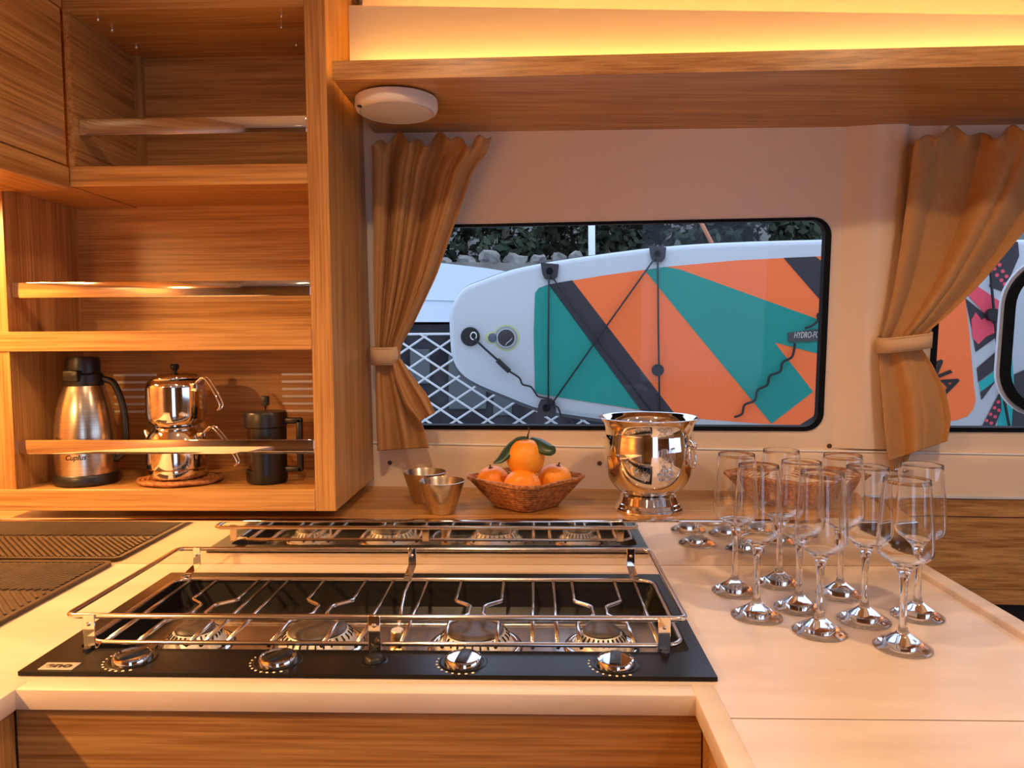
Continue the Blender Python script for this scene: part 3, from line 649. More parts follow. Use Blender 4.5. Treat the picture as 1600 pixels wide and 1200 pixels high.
# steel ice bucket
bx_, by_ = ony(1013, 798, 1.262)[0], 1.262
k = 1.262/F_PX
ib = thing('ice_bucket', 'polished steel ice bucket with flared rim and ring handles', 'ice bucket', (bx_, by_, LZ))
obj('foot', lathe([(0, 0.0003), (0.0585, 0.0003), (0.0590, 0.004), (0.0575, 0.0075), (0.0560, 0.0080), (0.0535, 0.0130), (0.0515, 0.0140), (0.0475, 0.0255), (0.0440, 0.0275), (0.030, 0.0290), (0, 0.029)], 72, (bx_, by_, LZ)), CHROME, ib, angle=28)
bp = smooth_prof([(0.030, 0.0285), (0.0470, 0.0320), (0.0615, 0.0440), (0.0710, 0.0620), (0.0755, 0.0840), (0.0765, 0.1060), (0.0745, 0.1240), (0.0735, 0.1360), (0.0770, 0.1500), (0.0845, 0.1590)], 6)
inn = [(r-0.0022, z+0.0006) for r, z in bp][::-1]
obj('bucket_body', lathe([(0, 0.0285)]+bp+[(0.0850, 0.1600), (0.0838, 0.1606)]+inn+[(0, 0.031)], 96, (bx_, by_, LZ)), CHROME, ib, smooth=True)
for s, dy in ((1, -0.046), (-1, 0.046)):
    a = math.asin(dy/0.0765); hx, hy = bx_+s*0.0765*math.cos(a), by_+dy
    nx_, ny_ = s*math.cos(a), math.sin(a)
    rh = obj('ring_handle', tube([(hx+nx_*(0.004-0.002*math.sin(t_))-ny_*0.0115*math.cos(t_), hy+ny_*(0.004-0.002*math.sin(t_))+nx_*0.0115*math.cos(t_), LZ+0.098+0.0175*math.sin(t_)) for t_ in np.linspace(0, 2*PI, 28, endpoint=False)], 0.0019, 8, True), CHROME, ib, smooth=True)
    obj('handle_boss', xf(lathe([(0, 0.012), (0.004, 0.0110), (0.006, 0.0085), (0.005, 0.005), (0.0085, 0.002), (0.0095, -0.002)], 20), lambda p: (hx+nx_*p[2]-ny_*p[0], hy+ny_*p[2]+nx_*p[0], LZ+0.1165+p[1])), CHROME, rh, smooth=True)
# conical steel cups
def cup(px, py, label):
    P = onz(px, py, LZ); r = thing('steel_cup', label, 'cup', (P[0], P[1], LZ), 'conical steel cups on the ledge')
    obj('cup_body', lathe([(0, 0.0004), (0.0210, 0.0004), (0.0218, 0.0015), (0.0388, 0.0545), (0.0392, 0.0553), (0.0384, 0.0556), (0.0378, 0.0545), (0.0206, 0.0035), (0, 0.0030)], 56, (P[0], P[1], LZ)), BRUSHED, r, angle=40)
cup(691, 801, 'small conical brushed steel cup standing in front, on the ledge edge')
cup(664, 784, 'small conical brushed steel cup behind the other, by the cabin side')

# woven baskets
def basket(cx, cy_, label, lining_h=0.030, scale=1.0, rot=PI/4, sx=1.0):
    r = thing('wicker_basket', label, 'basket', (cx, cy_, LZ), 'square wicker baskets on the ledge')
    N = 64
    def ring(half, z, rr=0.35, dip=0.0):
        base = rrect(-half, half, -half, half, half*rr, N//4-1); out = []
        for x, y in base:
            a = math.atan2(y, x); c4 = abs(math.sin(2*a))**1.5
            ca, sa = math.cos(rot), math.sin(rot)
            out.append((cx+(x*ca-y*sa)*scale*sx, cy_+(x*sa+y*ca)*scale, LZ+z+dip*(c4-0.5)))
        return out
    coils = []
    for k in range(11):
        f = k/10; half = 0.047+0.033*f; z = 0.0035+0.040*f
        pts = ring(half, z, 0.42-0.1*f, 0.012*f)
        M_ = 3; P = []
        for i in range(len(pts)):
            for j in range(M_):
                q = np.array(pts[i])*(1-j/M_)+np.array(pts[(i+1) % len(pts)])*(j/M_); P.append(q)
        rads = [0.0027+0.0005*math.sin(i*1.9+k*2.3) for i in range(len(P))]
        coils.append(tube(P, 0.0026, 6, True, rads))
    obj('woven_wall', merge(*coils), WICKER, r, smooth=True)
    # twisted rim: two strands
    pts = ring(0.082, 0.0455, 0.32, 0.013); P = []
    for i in range(len(pts)):
        for j in range(4): P.append(np.array(pts[i])*(1-j/4)+np.array(pts[(i+1) % len(pts)])*(j/4))
    for ph in (0, PI):
        S = [p+np.array([0.0018*math.cos(i*0.9+ph)*0.7, 0.0018*math.cos(i*0.9+ph)*0.7, 0.0018*math.sin(i*0.9+ph)]) for i, p in enumerate(P)]
        obj('rim_strand', tube(S, 0.0024, 6, True), WICKER, r, smooth=True)
    b0, b1 = ring(0.044, 0.0055, 0.42), ring(0.0775, 0.0420, 0.34, 0.012); n = len(b0)
    obj('lining', (b0+b1+[(cx, cy_, LZ+0.0055)], [(k, (k+1) % n, n+(k+1) % n, n+k) for k in range(n)]+[((k+1) % n, k, 2*n) for k in range(n)]), LINEN, r, smooth=True)
    b2 = ring(0.046, 0.0008, 0.42); 
    obj('base', plate([(p[0], p[1]) for p in b2], [], LZ+0.0004, LZ+0.0045), WICKER, r)
    return r
fx, fy = ony(822, 790, 1.290)[0], 1.290
basket(fx, fy, 'square wicker basket holding four oranges', scale=0.96, rot=math.radians(47))
ex = onz(1240, 781, LZ)
basket(ex[0], min(ex[1], 1.325), 'empty lined wicker basket behind the glasses', scale=1.0, rot=math.radians(45), sx=1.25)

def fruit(px, py, Y, r, mat, label, sq=0.93, tilt=(0, 0), calyx=False):
    c = ony(px, py, Y); o = thing('orange', label, 'orange', (c[0], c[1], c[2]-r*sq), 'oranges in the wicker basket')
    N = 20; prof_ = []
    for i in range(N+1):
        a = -PI/2+PI*i/N; rr = r*math.cos(a); zz = r*sq*math.sin(a)
        if i > N-3: zz -= 0.0012*(i-(N-3))
        prof_.append((max(rr, 0), zz))
    prof_[0] = (0, prof_[0][1]); prof_[-1] = (0, prof_[-1][1])
    R_ = Matrix.Rotation(tilt[0], 3, 'X') @ Matrix.Rotation(tilt[1], 3, 'Y')
    def place(p): q = R_ @ Vector(p); return (c[0]+q.x, c[1]+q.y, c[2]+q.z)
    obj('peel', xf(lathe(prof_, 36), place), mat, o, smooth=True)
    if calyx:
        obj('calyx', xf(lathe([(0, r*sq+0.004), (0.0014, r*sq+0.0035), (0.0016, r*sq-0.001), (0.0045, r*sq-0.0024), (0.0050, r*sq-0.0036)], 10), place), TWIG, o, smooth=True)
    return o, c, place
fruit(770, 752, 1.300, 0.0300, ORANGE, 'smooth orange at the cup side of the basket with a stub of stem', 0.92, (0.1, -0.15), True)
fruit(867, 749, 1.300, 0.0305, ORANGEY, 'yellowish orange with greenish shoulder on the ice bucket side', 0.93, (0.1, 0.25), True)
fruit(816, 763, 1.255, 0.0335, ORANGE, 'bright round orange at the front of the basket below the leafy one', 0.95, (1.2, 0))
tr_, c, place = fruit(821, 714, 1.277, 0.0340, ORANGEY, 'topmost orange with a stem and two green leaves', 1.0, (0.15, 0.0))
tip = ony(826, 668, 1.277)
b0 = c+np.array([0.004, 0, 0.033])
obj('stem', tube([b0, b0+np.array([0.0005, 0, 0.006]), b0*0.35+tip*0.65+np.array([0.0015, 0, 0]), tip], 0.0012, 7, False, [0.0022, 0.0014, 0.0011, 0.0013]), TWIG, tr_, smooth=True)
def leaf(pts, wid, droop, Y):
    """a leaf blade along a midrib given in pixels at one depth"""
    mid = [ony(x, y, Yk) for (x, y), Yk in zip(pts, Y)]
    mid = smooth_prof([tuple(m_) for m_ in mid], 5); n = len(mid); V, Fs = [], []
    mid = [np.array(m_) for m_ in mid]
    for i, m_ in enumerate(mid):
        t_ = i/(n-1); d = mid[min(i+1, n-1)]-mid[max(i-1, 0)]; d /= np.linalg.norm(d)
        side_ = np.cross(d, np.array([0.25, -0.85, 0.45])); side_ /= np.linalg.norm(side_)
        wd = wid*math.sin(PI*min(1, t_*0.93+0.05))**0.75*(1-0.25*t_)
        nrm = np.cross(side_, d)
        for s in (-1, -0.5, 0, 0.5, 1): V.append(m_+side_*wd*s+nrm*droop*(abs(s)**1.5)*wd)
    for i in range(n-1):
        for j in range(4): Fs.append((i*5+j, i*5+j+1, (i+1)*5+j+1, (i+1)*5+j))
    o = obj('leaf', (V, Fs), LEAF, tr_, smooth=True); md = o.modifiers.new('thickness', 'SOLIDIFY'); md.thickness = 0.0005; md.offset = 0
leaf([(826, 685), (812, 690), (796, 703), (783, 718), (771, 724)], 0.0105, 0.35, [1.277, 1.270, 1.262, 1.255, 1.252])
leaf([(829, 684), (838, 690), (850, 698), (861, 703), (866, 697)], 0.0150, -0.3, [1.277, 1.268, 1.258, 1.252, 1.252])

# ================================================================== ON THE CABINET SHELF
SHZ = 1.0259; IS = 0.94
# vacuum flask
P = (-0.773, 1.235)
fl = thing('vacuum_flask', 'brushed steel vacuum flask with black lid and handle', 'flask', (*P, SHZ)); fl.scale = (IS,)*3
obj('base_ring', lathe([(0, 0.0003), (0.053, 0.0003), (0.0545, 0.004), (0.0535, 0.016), (0.051, 0.019), (0, 0.019)], 48, (*P, SHZ)), BLACK, fl, angle=40)
obj('body', lathe(smooth_prof([(0.0505, 0.0185), (0.0515, 0.040), (0.0515, 0.075), (0.0495, 0.105), (0.0450, 0.135), (0.0385, 0.160), (0.0325, 0.178)], 5)+[(0, 0.178)], 64, (*P, SHZ)), BRUSHED, fl, angle=60)
obj('collar', lathe([(0.0330, 0.1775), (0.0340, 0.182), (0.0330, 0.197), (0.0300, 0.200), (0, 0.200)], 40, (*P, SHZ)), BLACK, fl, angle=40)
obj('lid', merge(lathe([(0.0285, 0.199), (0.0290, 0.220), (0.0265, 0.2290), (0, 0.2300)], 40, (*P, SHZ)), bbox(P[0]-0.014, P[0]+0.014, P[1]-0.040, P[1]-0.010, SHZ+0.186, SHZ+0.206, 0.004, 2)), BLACK, fl, angle=40)
obj('handle', tube(smooth_prof([(P[0]+0.030, P[1]+0.006, SHZ+0.190), (P[0]+0.050, P[1]+0.010, SHZ+0.180), (P[0]+0.064, P[1]+0.012, SHZ+0.140), (P[0]+0.068, P[1]+0.012, SHZ+0.095), (P[0]+0.064, P[1]+0.010, SHZ+0.055), (P[0]+0.050, P[1]+0.006, SHZ+0.040)], 5), 0.006, 10), BLACK, fl, smooth=True)
tx = textmesh('Cuplus', 0.0125, 0.0002, 0.0003, 0.3)
obj('lettering', xf(tx, lambda p: (P[0]+0.0520*math.sin((p[0]+0.010)/0.0520), P[1]-(0.0516+p[2])*math.cos((p[0]+0.010)/0.0520), SHZ+0.052+p[1])), INK, fl)
# woven trivet
Q = (-0.613, 1.241)
tv = thing('woven_trivet', 'round woven reed trivet under the stacked teapots', 'trivet', (*Q, SHZ)); tv.scale = (IS,)*3
for k in range(9):
    rr = 0.010+k*0.0078
    obj('coil', tube([(Q[0]+rr*math.cos(a)*1.0, Q[1]+rr*0.82*math.sin(a), SHZ+0.0041+0.0006*math.sin(a*rr*900)) for a in np.linspace(0, 2*PI, 72, endpoint=False)], 0.0038, 6, True), WICKER, tv, smooth=True)
# stacked Turkish-style pots
TZ = SHZ+0.0080; T = (-0.616, 1.239)
kt = thing('kettle', 'polished steel kettle standing on the woven trivet', 'kettle', (*T, TZ)); kt.scale = (IS,)*3
obj('body', lathe([(0, 0.0003), (0.044, 0.0003), (0.0475, 0.003), (0.0490, 0.012), (0.0490, 0.0175), (0.0515, 0.020), (0.0525, 0.030), (0.0525, 0.058)]+smooth_prof([(0.0525, 0.058), (0.0515, 0.070), (0.0455, 0.084), (0.0400, 0.0905), (0.0385, 0.0935)], 4)+[(0.0365, 0.0935), (0.036, 0.088), (0, 0.086)], 64, (*T, TZ)), STEEL, kt, angle=35)
def wire_handle(root, ax, ay, z0, dx, dz, name='wire_handle'):
    for s in (-1, 1):
        y = ay+s*0.007
        obj(name, tube(smooth_prof([(ax-0.004, ay+s*0.003, z0), (ax+0.010, y, z0+0.012), (ax+0.020, y, z0+0.014), (ax+0.020+dx*0.55, y, z0+0.014-dz*0.45), (ax+0.020+dx, y, z0+0.014-dz), (ax+0.014+dx, y-s*0.003, z0+0.004-dz)], 6), 0.0019, 8), CHROME, root, smooth=True)
    obj('handle_mount', bbox(ax-0.010, ax+0.006, ay-0.008, ay+0.008, z0-0.010, z0+0.006, 0.002, 2), STEEL, root, angle=40)
wire_handle(kt, T[0]+0.055, T[1]-0.012, TZ+0.078, 0.042, 0.060)
obj('spout', tube(smooth_prof([(T[0]-0.045, T[1]+0.012, TZ+0.050), (T[0]-0.058, T[1]+0.014, TZ+0.068), (T[0]-0.066, T[1]+0.015, TZ+0.085)], 5), 0.006, 12, False, list(np.linspace(0.011, 0.006, 11))), STEEL, kt, smooth=True)
UZ = TZ+0.0940*IS
tpot = thing('teapot', 'polished steel teapot stacked on top of the kettle', 'teapot', (*T, UZ)); tpot.scale = (IS,)*3
obj('body', lathe([(0, 0.0003), (0.036, 0.0003), (0.0420, 0.003)]+smooth_prof([(0.0450, 0.006), (0.0490, 0.014), (0.0505, 0.030), (0.0505, 0.064), (0.0495, 0.076), (0.0440, 0.084)], 4)+[(0.040, 0.085), (0, 0.085)], 64, (*T, UZ)), STEEL, tpot, angle=50)
ld = obj('lid', xf(lathe([(0.0425, 0.0), (0.0435, 0.002), (0.038, 0.0065), (0.022, 0.0105), (0, 0.012)], 48), lambda p: (T[0]+p[0], T[1]+p[1], UZ+0.0850+p[2]+0.06*p[0])), STEEL, tpot, smooth=True)
obj('lid_knob', lathe([(0.004, 0.0965), (0.004, 0.101), (0.0075, 0.105), (0.0080, 0.110), (0.006, 0.1125), (0, 0.113)], 24, (T[0], T[1], UZ)), BLACK, ld, angle=40)
wire_handle(tpot, T[0]+0.047, T[1]-0.020, UZ+0.074, 0.026, 0.048)
obj('spout', tube(smooth_prof([(T[0]-0.040, T[1]+0.020, UZ+0.040), (T[0]-0.056, T[1]+0.026, UZ+0.056), (T[0]-0.064, T[1]+0.030, UZ+0.074)], 5), 0.006, 12, False, list(np.linspace(0.011, 0.006, 11))), STEEL, tpot, smooth=True)
# French press
K = (-0.461, 1.239)
fp = thing('french_press', 'black coffee press with square handle and plunger knob', 'coffee press', (*K, SHZ)); fp.scale = (IS,)*3
obj('base', lathe([(0, 0.0003), (0.034, 0.0003), (0.0362, 0.004), (0.0362, 0.022), (0.034, 0.024), (0.0325, 0.0125), (0, 0.012)], 48, (*K, SHZ)), BLACK, fp, angle=40)
obj('glass_jar', lathe([(0, 0.013), (0.0318, 0.013), (0.0325, 0.016), (0.0325, 0.104), (0.0312, 0.104), (0.0312, 0.017), (0, 0.0155)], 48, (*K, SHZ)), JAR, fp, angle=40)
arc = []
a0, a1 = math.radians(-112), math.radians(150); n = 30
for r_ in (0.0335, 0.0362):
    for z in (0.022, 0.100):
        arc.append([(K[0]+r_*math.cos(a0+(a1-a0)*i/n), K[1]+r_*math.sin(a0+(a1-a0)*i/n), SHZ+z) for i in range(n+1)])
V = sum(arc, []); m_ = n+1; Fs = []
for i in range(n): Fs += [(i, i+1, m_+i+1, m_+i), (2*m_+i, 2*m_+i+1, 3*m_+i+1, 3*m_+i), (i, i+1, 2*m_+i+1, 2*m_+i), (m_+i, m_+i+1, 3*m_+i+1, 3*m_+i)]
Fs += [(0, m_, 3*m_, 2*m_), (n, m_+n, 3*m_+n, 2*m_+n)]
obj('sleeve', (V, Fs), BLACK, fp, angle=40)
obj('lid', lathe([(0.0350, 0.0995), (0.0375, 0.102), (0.0380, 0.124), (0.036, 0.128), (0.008, 0.130), (0, 0.130)], 48, (*K, SHZ)), BLACK, fp, angle=40)
obj('plunger', lathe([(0, 0.020), (0.0014, 0.020), (0.0014, 0.140), (0, 0.140)], 12, (*K, SHZ)), CHROME, fp, smooth=True)
obj('filter_disc', lathe([(0, 0.030), (0.030, 0.030), (0.031, 0.034), (0.010, 0.036), (0, 0.036)], 32, (*K, SHZ)), STEEL, fp, angle=40)
obj('plunger_knob', merge(bbox(K[0]-0.0065, K[0]+0.0065, K[1]-0.0065, K[1]+0.0065, SHZ+0.139, SHZ+0.156, 0.002, 2), bbox(K[0]-0.0065, K[0]-0.0025, K[1]-0.006, K[1]+0.006, SHZ+0.148, SHZ+0.153, 0.001, 1)), BLACK, fp, angle=40)
obj('handle', merge(bbox(K[0]+0.033, K[0]+0.068, K[1]-0.008, K[1]+0.004, SHZ+0.106, SHZ+0.117, 0.003, 2), bbox(K[0]+0.057, K[0]+0.068, K[1]-0.008, K[1]+0.004, SHZ+0.018, SHZ+0.116, 0.003, 2), bbox(K[0]+0.033, K[0]+0.067, K[1]-0.008, K[1]+0.004, SHZ+0.018, SHZ+0.028, 0.003, 2)), BLACK, fp, angle=40)

# ================================================================== CURTAINS
def sheet(name, rows, mat, parent, folds, ns=120, nt_=90, thick=0.0016, header=0.0, seed=0):
    """rows: (t, left px, left py, right px, right py, base w, fold amplitude); folds: [(count, amp, phase, twist)]"""
    R_ = np.array(rows, float); V, Fs = [], []
    def itp(col, t_):
        return np.interp(t_, R_[:, 0], R_[:, col])
    for j in range(nt_+1):
        t_ = j/nt_
        # smooth the row interpolation a little
        vals = [np.mean([itp(c_, min(1, max(0, t_+d))) for d in (-0.03, -0.015, 0, 0.015, 0.03)]) for c_ in range(1, 7)]
        lx, ly, rx, ry, bw, am = vals
        for i in range(ns+1):
            s = i/ns; f = 0; sh_ = 0
            for cnt, a, ph, tw in folds:
                th = 2*PI*cnt*s+ph+tw*t_
                sn = math.sin(th); f += a*(1.6*abs(math.sin(th/2))**0.8-1.0 if cnt > 3 else sn); sh_ += a*math.cos(th)/cnt
            edge = min(1, 6*s, 6*(1-s))
            ss = s+0.018*sh_*edge
            hdr = header*math.exp(-((t_-0.0)/0.05)**2)*math.sin(2*PI*6.5*s+1.0)
            frill = header*1400*math.exp(-(t_/0.035)**2)*(0.55*math.sin(2*PI*2.7*s+0.6)+0.45*math.sin(2*PI*6.1*s+2.0))
            P = wallpt(lx+(rx-lx)*ss, ly+(ry-ly)*ss+frill, bw+am*f*(0.35+0.65*edge)+hdr)
            V.append(P)
    m_ = ns+1
    for j in range(nt_):
        for i in range(ns): Fs.append((j*m_+i, j*m_+i+1, (j+1)*m_+i+1, (j+1)*m_+i))
    o = obj(name, (V, Fs), mat, parent, smooth=True)
    md = o.modifiers.new('thickness', 'SOLIDIFY'); md.thickness = thick; md.offset = 0
    return o
# -- curtain beside the cabinet
c1 = thing('curtain', 'tan curtain tied back beside the shelf cabinet', 'curtain', W(-0.22, 0.1, 0.05))
sheet('drape', [(0.00, 580, 214, 768, 214, 0.050, 0.016), (0.04, 582, 228, 766, 232, 0.048, 0.017), (0.12, 583, 258, 741, 262, 0.046, 0.018), (0.35, 584, 340, 712, 345, 0.044, 0.018),
                (0.60, 584, 430, 682, 430, 0.044, 0.017), (0.80, 585, 505, 648, 502, 0.042, 0.012), (0.93, 587, 545, 625, 543, 0.040, 0.007), (1.0, 588, 566, 625, 566, 0.038, 0.006)], CLOTH, c1,
      [(2.3, 0.75, 2.2, 0.9), (5.2, 0.62, 0.3, -1.2), (9.1, 0.22, 1.3, 1.0), (1.1, 0.45, 1.2, 0.8)], header=0.010)
sheet('tail', [(0.0, 588, 562, 624, 562, 0.040, 0.005), (0.2, 588, 588, 632, 590, 0.044, 0.008), (0.5, 588, 634, 650, 636, 0.048, 0.012), (0.8, 589, 676, 663, 672, 0.050, 0.014), (0.93, 590, 694, 668, 690, 0.050, 0.014), (1.0, 590, 706, 671, 701, 0.050, 0.014)], CLOTH, c1,
      [(1.9, 0.8, 0.8, 0.6), (3.7, 0.35, 2.0, 0)], 70, 50)
sheet('tail', [(0.0, 612, 562, 626, 560, 0.050, 0.003), (0.3, 616, 590, 645, 588, 0.060, 0.006), (0.7, 632, 634, 668, 618, 0.066, 0.009), (1.0, 655, 660, 680, 646, 0.066, 0.010)], CLOTH, c1,
      [(1.6, 0.8, 0.2, 0.5), (3.1, 0.3, 1.0, 0)], 50, 40)
def band(parent, pxl, pxr, pyt, pyb, w0, w1, name='tie_band', dyr=0):
    u0, _ = walluv(pxl, (pyt+pyb)/2, w0); u1, _ = walluv(pxr, (pyt+pyb)/2, w0)
    va, vb = walluv(pxl, pyt, w1)[1], walluv(pxl, pyb, w1)[1]; dv = walluv(pxr, pyt+dyr, w1)[1]-walluv(pxr, pyt, w1)[1]
    pts = rrect(u0, u1, w0, w1, (w1-w0)*0.42, 6); n = len(pts)
    V = [W(u_, v_+dv*(u_-u0)/(u1-u0), w_) for v_ in (va, vb) for u_, w_ in pts]
    o = obj(name, (V, [(k, (k+1) % n, n+(k+1) % n, n+k) for k in range(n)]), CLOTHB, parent, smooth=True)
    md = o.modifiers.new('thickness', 'SOLIDIFY'); md.thickness = 0.002; md.offset = 1
    # stitched hems
    for f in (0.10, 0.90):
        v_ = va+(vb-va)*f
        obj('stitching', tube([W(u_, v_+dv*(u_-u0)/(u1-u0), w_+0.0022*(1 if w_ > (w0+w1)/2 else -1)) for u_, w_ in pts], 0.0005, 4, True), CLOTH, o, smooth=True)
    return o
band(c1, 586, 625, 543, 571, 0.020, 0.060)
# -- curtain between the windows
c2 = thing('curtain', 'wide tan curtain tied back between the two windows', 'curtain', W(0.85, 0.1, 0.05))
sheet('drape', [(0.00, 1432, 205, 1690, 198, 0.055, 0.014), (0.05, 1427, 232, 1688, 222, 0.050, 0.015), (0.20, 1420, 290, 1655, 290, 0.048, 0.016), (0.45, 1407, 385, 1592, 372, 0.046, 0.014),
                (0.65, 1396, 455, 1536, 440, 0.044, 0.011), (0.82, 1384, 505, 1482, 492, 0.042, 0.008), (0.93, 1377, 530, 1446, 522, 0.040, 0.006), (1.0, 1375, 548, 1436, 540, 0.038, 0.005)], CLOTH, c2,
      [(1.7, 0.8, 0.9, 1.0), (4.3, 0.45, 2.0, -1.4), (1.0, 0.4, 2.6, 0.6)], header=0.009)
sheet('tail', [(0.0, 1374, 545, 1437, 540, 0.040, 0.004), (0.15, 1374, 575, 1456, 568, 0.046, 0.008), (0.4, 1378, 625, 1478, 612, 0.050, 0.012), (0.7, 1382, 672, 1486, 655, 0.052, 0.014), (1.0, 1388, 722, 1480, 690, 0.052, 0.013)], CLOTH, c2,
      [(1.4, 0.8, 2.8, 0.5), (3.1, 0.3, 1.0, 0)], 80, 60)
sheet('tail', [(0.0, 1372, 552, 1400, 552, 0.024, 0.002), (0.6, 1378, 655, 1440, 655, 0.026, 0.004), (1.0, 1392, 738, 1412, 738, 0.026, 0.003)], CLOTH, c2, [(1.2, 0.8, 0.4, 0)], 40, 40)
band(c2, 1364, 1441, 529, 553, 0.016, 0.066, dyr=-9)
bp_ = wallpt(1400, 734, 0.031); u_, v_ = (bp_-WB) @ WT, (bp_-WB) @ WU
obj('snap_button', xf(lathe([(0, 0.0022), (0.003, 0.0018), (0.0045, 0.0006), (0.0048, -0.001)], 18), lambda p: W(u_+p[0], v_+p[1], 0.031+p[2])), CHROME, c2, smooth=True)

# ================================================================== OUTSIDE: side deck, paddle board, net
DZ = 0.915
deck = struct(obj('side_deck', hexa([(-3, 1.52+0.18, DZ-0.06), (5, 1.22, DZ-0.06), (5, 2.60, DZ-0.06), (-3, 3.05, DZ-0.06), (-3, 1.70, DZ), (5, 1.22, DZ), (5, 2.60, DZ), (-3, 3.05, DZ)]), DECK), 'pale side deck outside the windows', 'deck')
BP = np.array([0, 2.45, 1.2]); BN = WN*1.0; BN = np.array([WN[0], WN[1], 0.0]); BN /= np.linalg.norm(BN)
BT = WT
def bpt(x, y, out_=0.0):
    d = ray(x, y); P0 = BP+BN*out_
    return CAM + d*(((P0-CAM) @ BN)/(d @ BN))
def buv(x, y): P = bpt(x, y)-BP; return (P @ BT, P[2])
def B(a, b, c_): return BP+BT*a+np.array([0, 0, 1.0])*b+BN*c_
pb_ = thing('paddle_board', 'white inflatable paddle board with orange and teal deck pad outside', 'paddle board', (0.6, 2.42, DZ))
top_px = [(701, 520), (701, 490), (708, 470), (724, 449), (752, 437), (800, 420), (860, 408), (940, 396), (1030, 385), (1130, 378), (1290, 373), (1450, 371), (1600, 373)]
bot_px = [(1600, 690), (1450, 691), (1290, 689), (1150, 681), (1030, 669), (930, 655), (850, 642), (790, 620), (735, 596), (712, 575), (703, 550)]
outl = [buv(*p) for p in bot_px[::-1]]
a_end = buv(1600, 373)[0]; zt, zb = buv(1600, 373)[1], buv(1600, 690)[1]
nose = [(a_end+0.5, zb+0.01), (a_end+0.9, zb+0.06), (a_end+1.15, zb+0.16), (a_end+1.27, (zb+zt)/2), (a_end+1.15, zt-0.16), (a_end+0.9, zt-0.06), (a_end+0.5, zt-0.01)]
outl = outl+nose+[buv(*p) for p in top_px[::-1]]
outl = smooth_prof([tuple(p)+(0,) for p in outl], 3); outl = [(p[0], p[1]) for p in outl]
ctr = np.mean(np.array(outl), axis=0)
TH = 0.13
def inset(pts, d):
    P = np.array(pts); n_ = len(P); o = []
    for i in range(n_):
        tng = P[(i+1) % n_]-P[i-1]; tng /= (np.linalg.norm(tng)+1e-9); nr = np.array([-tng[1], tng[0]])
        o.append(tuple(P[i]+nr*d))
    return o
# the outline runs counter-clockwise: inset is to the left
loops = [(inset(outl, 0.020), 0.0), (inset(outl, 0.008), -0.004), (inset(outl, 0.001), -0.018), (outl, -TH/2), (inset(outl, 0.001), -TH+0.018), (inset(outl, 0.008), -TH+0.004), (inset(outl, 0.020), -TH)]
V, Fs = [], []; n = len(outl)
for lp, c_ in loops: V += [B(a, b, c_) for a, b in lp]
for i in range(len(loops)-1):
    for k in range(n): Fs.append((i*n+k, i*n+(k+1) % n, (i+1)*n+(k+1) % n, (i+1)*n+k))
Fs += [tuple(range(n)), tuple((len(loops)-1)*n+k for k in range(n))[::-1]]
obj('board_body', (V, Fs), BWHITE, pb_, angle=50)
# dark rail band round the side of the board
V = []
def out_rail(d_hi, d_lo):
    zc = float(np.mean([p[1] for p in outl])); pin, pout = inset(outl, 1.0), outl
    return [(q[0]+(i_[0]-q[0])*-(d_lo if q[1] < zc-0.10 else d_hi), q[1]+(i_[1]-q[1])*-(d_lo if q[1] < zc-0.10 else d_hi)) for q, i_ in zip(pout, pin)]
rl = [(out_rail(0.003, 0.012), -TH*0.30), (out_rail(0.003, 0.014), -TH*0.86), (inset(outl, 0.004), -TH*0.86), (inset(outl, 0.004), -TH*0.30)]
for lp, c_ in rl: V += [B(a, b, c_) for a, b in lp]
obj('rail_band', (V, [(i*n+k, i*n+(k+1) % n, ((i+1) % 4)*n+(k+1) % n, ((i+1) % 4)*n+k) for i in range(4) for k in range(n)]), BGREY, pb_, angle=50)
def patch(name, px, mat, lvl=1, parent=None, th=0.0012):
    pts = [buv(*p) for p in px]
    q = plate(pts, [], 0.0, th)
    return obj(name, xf(q, lambda p: B(p[0], p[1], 0.0006*lvl+p[2])), mat, parent or pb_)
# deck pad in orange with printed panels
pad = patch('deck_pad', [(836, 612), (834, 520), (836, 458), (842, 450), (855, 445), (940, 431), (1040, 417), (1150, 407), (1290, 400), (1400, 400), (1490, 408), (1502, 430), (1508, 466), (1514, 520), (1521, 600), (1524, 625), (1520, 640), (1510, 651), (1492, 657), (1440, 662), (1290, 666), (1190, 662), (1100, 655), (1000, 641), (900, 625), (840, 615)], BORANGE, 1)
patch('teal_panel', [(836, 612), (834, 520), (836, 458), (842, 450), (859, 444), (1001, 640.5), (900, 625), (840, 615)], BTEAL, 3, pad)
patch('charcoal_stripe', [(857, 444.5), (894, 438), (1056, 649), (1000, 641)], BDARK, 3, pad)
patch('teal_panel', [(1007, 422), (1040, 417), (1062, 421), (1267, 495), (1300, 508), (1330, 560), (1279, 553), (1210, 535), (1270, 612), (1205, 662), (1060, 487)], BTEAL, 3, pad)
patch('charcoal_panel', [(1224, 403), (1274, 401), (1340, 452), (1340, 520), (1283, 471)], BDARK, 3, pad)
patch('charcoal_panel', [(1246, 666), (1276, 647), (1335, 605), (1335, 664)], BDARK, 3, pad)
